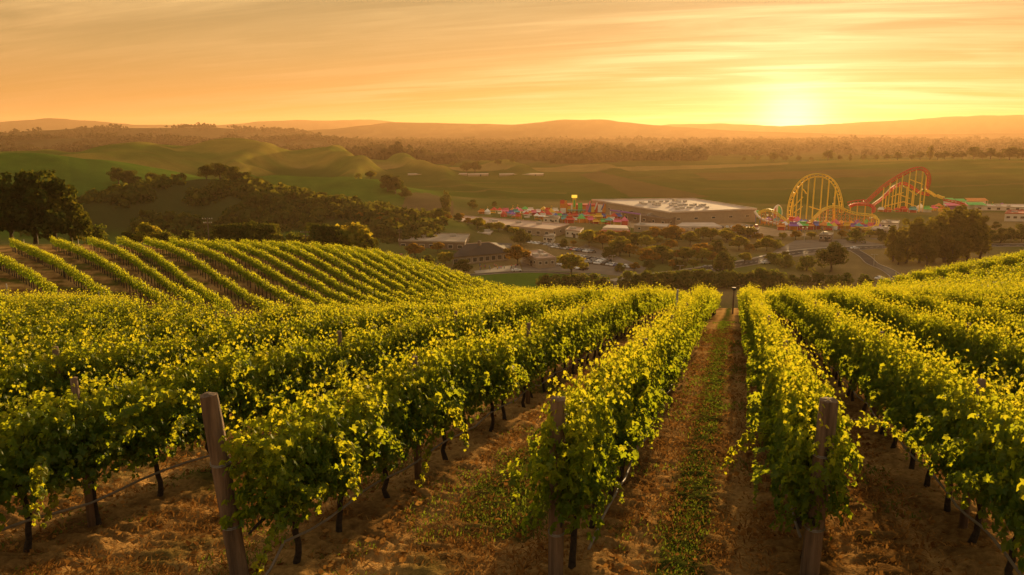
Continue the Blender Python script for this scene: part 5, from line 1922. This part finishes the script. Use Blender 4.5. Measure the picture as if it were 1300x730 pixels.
# ------------------------------------------------------------------ poles
def build_poles():
    def lamp_post(px, py, h, lab):
        p = at(px, py, z=0)
        root = thing('street_lamp', lab, 'street lamp', p, HEAD, 'street lamps of the car parks')
        MB().tube([(0, 0, -.1), (0, 0, h)], [.14, .08], 8).build('pole', M['stake'], root)
        MB().tube([(-.9, 0, h), (.9, 0, h)], .05, 5).build('arm', M['stake'], root)
        for s in (-1, 1):
            MB().box((s * 1.1, 0, h + .02), (.8, .3, .14)).build('lamp_head', M['metal'], root)
    for i, (px, py, hp) in enumerate([(1021, 307, 17), (1057, 307, 18), (1092, 306, 15), (1125, 305, 15), (697, 318, 13), (745, 329, 14), (777, 338, 14), (863, 349, 12), (1109, 338, 14), (706, 300, 14), (800, 293, 12)]):
        p = at(px, py, z=0)
        lamp_post(px, py, hp * math.hypot(p.x, p.y) / 1000, ['first slim lamp post on the grey car park', 'second slim lamp post on the grey car park', 'third slim lamp post on the grey car park', 'fourth slim lamp post on the grey car park',
                  'lamp post at the back car line', 'lamp post in the middle car line', 'lamp post in the front car line', 'lamp post beside the roadside bush', 'lamp post on the lane below the tall grove', 'lamp post left of the plaza shop', 'lamp post right of the red roofed pavilion'][i])
    def utility_pole(p, h, lab, z0=0.0, rz=HEAD):
        root = thing('utility_pole', lab, 'utility pole', (p.x, p.y, z0), rz, 'wooden utility poles')
        MB().tube([(0, 0, -.3), (0, 0, h)], [.2, .13], 8).build('pole', M['post_wood'], root)
        for k, (dz, w) in enumerate(((.4, 2.8), (1.5, 2.2))):
            c = MB().box((0, -.16, h - dz), (w, .14, .16)).build('crossarm', M['post_wood'], root)
            m = MB()
            for x in (-.45, -.2, .2, .45):
                m.tube([(x * w, -.16, h - dz + .08), (x * w, -.16, h - dz + .32)], .06, 5)
            m.build('insulator', M['metal'], c)
    utility_pole(at(508, 320, z=0), 11.5, 'utility pole with crossarms at the brown hall corner')
    utility_pole(at(553, 290, z=0), 9, 'utility pole behind the brown hall')
    utility_pole(at(479, 300, z=0), 8, 'short utility pole beside the left car park')
    p = at(265, 300, d=226)
    g = gz(p.x, p.y)
    utility_pole(p, at(265, 276, d=226).z - g, 'tall utility pole on the hilltop among the trees', g)
    p = at(388, 300, d=228)
    g = gz(p.x, p.y)
    utility_pole(p, at(388, 293, d=228).z - g, 'utility pole left of the tall dark pair of trees', g)


build_poles()


# ------------------------------------------------------------------ posts, wires and hoses of the vineyard
def end_post(x, y, h, r0, lean, lab, wrap):
    z = gz(x, y)
    root = thing('wooden_post', lab, 'post', (x, y, z), 0, 'thick wooden end posts')
    m = MB()
    rr = random.Random(int(x * 100))
    n, V, F = 14, [], []
    rows = 9
    for i in range(rows):
        f = i / (rows - 1)
        for k in range(n):
            a = 2 * math.pi * k / n
            q = r0 * (1 + .06 * math.sin(3 * a + x) + .03 * rr.uniform(-1, 1)) * (1.02 - .05 * f)
            if i == rows - 1: q *= .95
            V.append((q * math.cos(a) + lean[0] * f * h, q * math.sin(a) + lean[1] * f * h, -.4 + (h + .4) * f + (.012 * rr.uniform(-1, 1) if i == rows - 1 else 0)))
    for i in range(rows - 1):
        F += [(i * n + k, i * n + (k + 1) % n, (i + 1) * n + (k + 1) % n, (i + 1) * n + k) for k in range(n)]
    V.append((lean[0] * h, lean[1] * h, h + .01))
    F += [((rows - 1) * n + k, (rows - 1) * n + (k + 1) % n, len(V) - 1) for k in range(n)]
    m.add(V, F)
    o = m.build('shaft', M['post_wood'], root, smooth=True)
    md = o.modifiers.new('edge', 'EDGE_SPLIT')
    md.split_angle = R(50)
    for hz in wrap:
        f = (hz + .4) / (h + .4)
        c = Vector((lean[0] * f * h, lean[1] * f * h, hz))
        w = MB()
        for j in range(2):
            w.tube([c + Vector((math.cos(a) * r0 * 1.08, math.sin(a) * r0 * 1.08, .016 * j + .01 * math.sin(a))) for a in np.linspace(0, 2 * math.pi, 15)], .005, 5)
        w.build('wire_wrap', M['wire'], root)


def build_posts():
    end_post(-4.72, 6.37, 2.02, .092, (-.085, -.05), 'leaning thick wooden post at the front of the left row', (.62, 1.3))
    end_post(-1.60, 7.22, 1.98, .078, (.004, -.01), 'upright reddish wooden post in the middle of the picture front', (.55, 1.7))
    end_post(.90, 7.98, 1.97, .092, (.03, -.02), 'thick split wooden post at the front of the right aisle row', (.6, 1.4))
    # slim posts along the rows
    r = random.Random(9)
    for X, ys in [(ROW_L, (9.6, 16.0, 22.5, 29)), (ROW_M, (13.2, 19.6, 26)), (ROW_R, (13.5, 20, 26.5)), (ROW_RR, (9.4, 15.8, 22.2, 28.6)), (-7.8, (6.6, 13, 19.6)), (-10.7, (9.2, 15.8)), (5.2, (12, 18.6))]:
        for i, y in enumerate(ys):
            X2 = min(ROWS, key=lambda q: abs(q - X))
            z = gz(X2, y)
            root = thing('trellis_post', '%s slim trellis post from the front in %s' % (nth(i + 1), row_words(X2)), 'post', (X2 + .03, y + .55, z), r.random(), 'slim trellis posts')
            MB().tube([(0, 0, -.3), (0, 0, 1.0), (r.uniform(-.02, .02), 0, 1.86)], [.05, .047, .045], 8).build('shaft', M['post_wood'], root, smooth=True)
            MB().tube([(.055 * math.cos(a), .055 * math.sin(a), .52) for a in np.linspace(0, 6.28, 9)], .006, 4).build('wire_wrap', M['wire'], root)
    # the dark post at the end of the aisle
    x, y = .05, 75.0
    root = thing('marker_post', 'slim dark post with a small cap at the far end of the aisle', 'post', (x, y, gz(x, y)))
    MB().tube([(0, 0, -.3), (0, 0, 2.3)], .075, 8).build('shaft', M['post_wood'], root)
    MB().box((0, 0, 2.42), (.34, .2, .26)).build('cap', M['dark'], root)
    # pale stakes
    for i, (px, py, d, h, lab) in enumerate([(127, 388, 78, 1.2, 'left pale stake of the pair below the hillside rows'), (134, 388, 78, 1.2, 'right pale stake of the pair below the hillside rows'), (10, 378, 80, 1.0, 'pale stake below the leftmost hillside row'),
                                             (858, 414, 33, 2.15, 'pale stake above the leaves left of the aisle'), (100, 312, 146, 1.1, 'pale stake on the brown top of the hillside'), (31, 312, 148, 1.0, 'pale stake below the left oak grove')]):
        p = at(px, py, d=d)
        z = gz(p.x, p.y)
        root = thing('pale_stake', lab, 'stake', (p.x, p.y, z), 0, 'pale stakes')
        top = h if px == 858 else max(h, at(px, py - 18 if px < 140 and py > 320 else py - 8, d=d).z - z)
        MB().tube([(0, 0, -.2), (.01, 0, top)], .045, 6).build('shaft', M['stake'], root)
        MB().tube([(.05 * math.cos(a) + .01, .05 * math.sin(a), top * .9) for a in np.linspace(0, 6.28, 9)], .008, 4).build('wire_wrap', M['wire'], root)
    # drip hoses and wires
    for X in [q for q in ROWS if -11 < q < 8]:
        ys = np.arange(row_start(X) - (.1 if X in (ROW_M, ROW_R) else 0), 30, .43)
        zs = ground_z(np.full(len(ys), X), ys)
        rr = np.random.default_rng(int(abs(X) * 100))
        side = .14 if X in (ROW_L, ROW_L - 3.05) else -.12
        if X == ROW_M: side = .24
        pts = [(X + side + .012 * rr.normal(), y, z + .44 + .035 * math.sin(y * 2 * math.pi / 1.3 * .5) + .008 * rr.normal()) for y, z in zip(ys, zs)]
        if X == ROW_L:
            pts = [(X - .05, ys[0] - .4, zs[0] + .02), (X + .02, ys[0] - .1, zs[0] + .18)] + pts
        tag(MB().tube(pts, .016, 6).build('drip_hose', M['hose'], smooth=True), 'thin drip hose slung along %s' % row_words(X), 'hose', 'drip hoses of the vine rows')
        w = [(X, y, z + .88) for y, z in zip(ys[::4], zs[::4])]
        tag(MB().tube(w, .004, 4).build('trellis_wire', M['wire']), 'thin trellis wire above the trunks of %s' % row_words(X), 'wire', 'trellis wires of the vine rows')


build_posts()


# ------------------------------------------------------------------ straw, weeds and dry grass on the soil
def blades(name, label, n, yr, weight, hgt, m, lean, seed, green=False):
    r = np.random.default_rng(seed)
    k = n * 7
    Y = yr[0] + (yr[1] - yr[0]) * r.random(k) ** 1.9
    X = r.uniform(-11, 7.5, k)
    P = np.stack([X, Y, np.zeros(k)], 1)
    px, py, dep = proj(np.stack([X, Y, slope_z(X, Y)], 1))
    gap, t = row_gap(X)
    w = weight(X, Y, gap, t)
    ok = (px > -60) & (px < 1360) & (py < 800) & (r.random(k) < w)
    X, Y = X[ok][:n], Y[ok][:n]
    z = ground_z(X, Y)
    k = len(X)
    a = r.uniform(0, 6.283, k)
    h = hgt * r.uniform(.5, 1.5, k)
    wd = (.003 + .00055 * Y) * r.uniform(.7, 1.4, k)
    ln = lean * r.uniform(.3, 1.3, k) * h
    d = np.stack([np.cos(a), np.sin(a), 0 * a], 1)
    s = np.stack([-np.sin(a), np.cos(a), 0 * a], 1)
    up = np.stack([0 * a, 0 * a, h], 1)
    B = np.stack([X, Y, z - .01], 1)
    V = np.stack([B - s * wd[:, None], B + s * wd[:, None], B + up * .6 + d * (ln * .4)[:, None] + s * wd[:, None] * .8, B + up * .6 + d * (ln * .4)[:, None] - s * wd[:, None] * .8, B + up * (1 - .35 * lean / (1 + lean)) + d * ln[:, None]], 1)
    i = np.arange(k)[:, None] * 5
    F4 = i + np.array([[0, 1, 2, 3]])
    F3 = i + np.array([[3, 2, 4]])
    me = np_mesh(name, V.reshape(-1, 3), [F4, F3], [m], attrs={'tint': np.repeat(r.beta(2, 2, k), 5)})
    tag(link(name, me), label, name.replace('_', ' '), None, 'stuff')


def w_straw(X, Y, gap, t):
    return np.clip((fbm(X * 1.3, Y * 1.3, 3, 1) - .24) * 2.6, 0.12, 1) * (1 - .6 * np.exp(-((t - .27) / .08) ** 2) - .6 * np.exp(-((t - .73) / .08) ** 2))


def w_weed(X, Y, gap, t):
    s = np.exp(-((t - .47) / .085) ** 2) * sstep(.22, .45, fbm(X / 1.7, Y / 1.7, 4, 1)) * ((X > -1.9) & (X < .9))
    p = sstep(.58, .72, fbm(X / 2.4, Y / 2.4, 3, 70)) * (X < -2.2) * .8
    q = .25 * (fbm(X * .8, Y * .8, 3, 15) > .62)
    return np.clip(s + p + q, 0, 1)


blades('dry_straw', 'dry straw scattered over the brown soil between the rows', 120000, (3.0, 38), w_straw, .05, M['straw'], 2.2, 1)
blades('weeds', 'low green weeds growing between the vine rows', 80000, (3.0, 52), w_weed, .05, M['weed'], 1.3, 2)


def litter():
    """fallen vine leaves and bits of pruned cane lying on the soil"""
    r = np.random.default_rng(77)
    k = 60000
    X, Y = r.uniform(-11, 7.5, k), 3 + 24 * r.random(k) ** 1.6
    px, py, dep = proj(np.stack([X, Y, slope_z(X, Y)], 1))
    gap, t = row_gap(X)
    ok = (px > -40) & (px < 1340) & (py < 780) & (r.random(k) < np.clip(1.15 * np.exp(-gap / .45) + .12, 0, 1) * fbm(X * 1.5, Y * 1.5, 3, 9) * 1.3)
    X, Y = X[ok][:15000], Y[ok][:15000]
    n = len(X)
    z = ground_z(X, Y) + .085 * (vnoise(X * 2.6, Y * 8.5, 3) - .5) + .03
    N = np.stack([r.normal(0, .5, n), r.normal(0, .5, n), np.ones(n)], 1)
    D = r.normal(size=(n, 3))
    V, F, T = quad_leaves(np.stack([X, Y, z], 1), N, D, r.uniform(.04, .10, n), r.beta(1.5, 2, n), .7)
    tag(link('fallen_leaves', np_mesh('fallen_leaves', V, [F], [M['straw']], attrs={'tint': T})), 'dry fallen vine leaves scattered under the rows', 'fallen leaves', None, 'stuff')


litter()
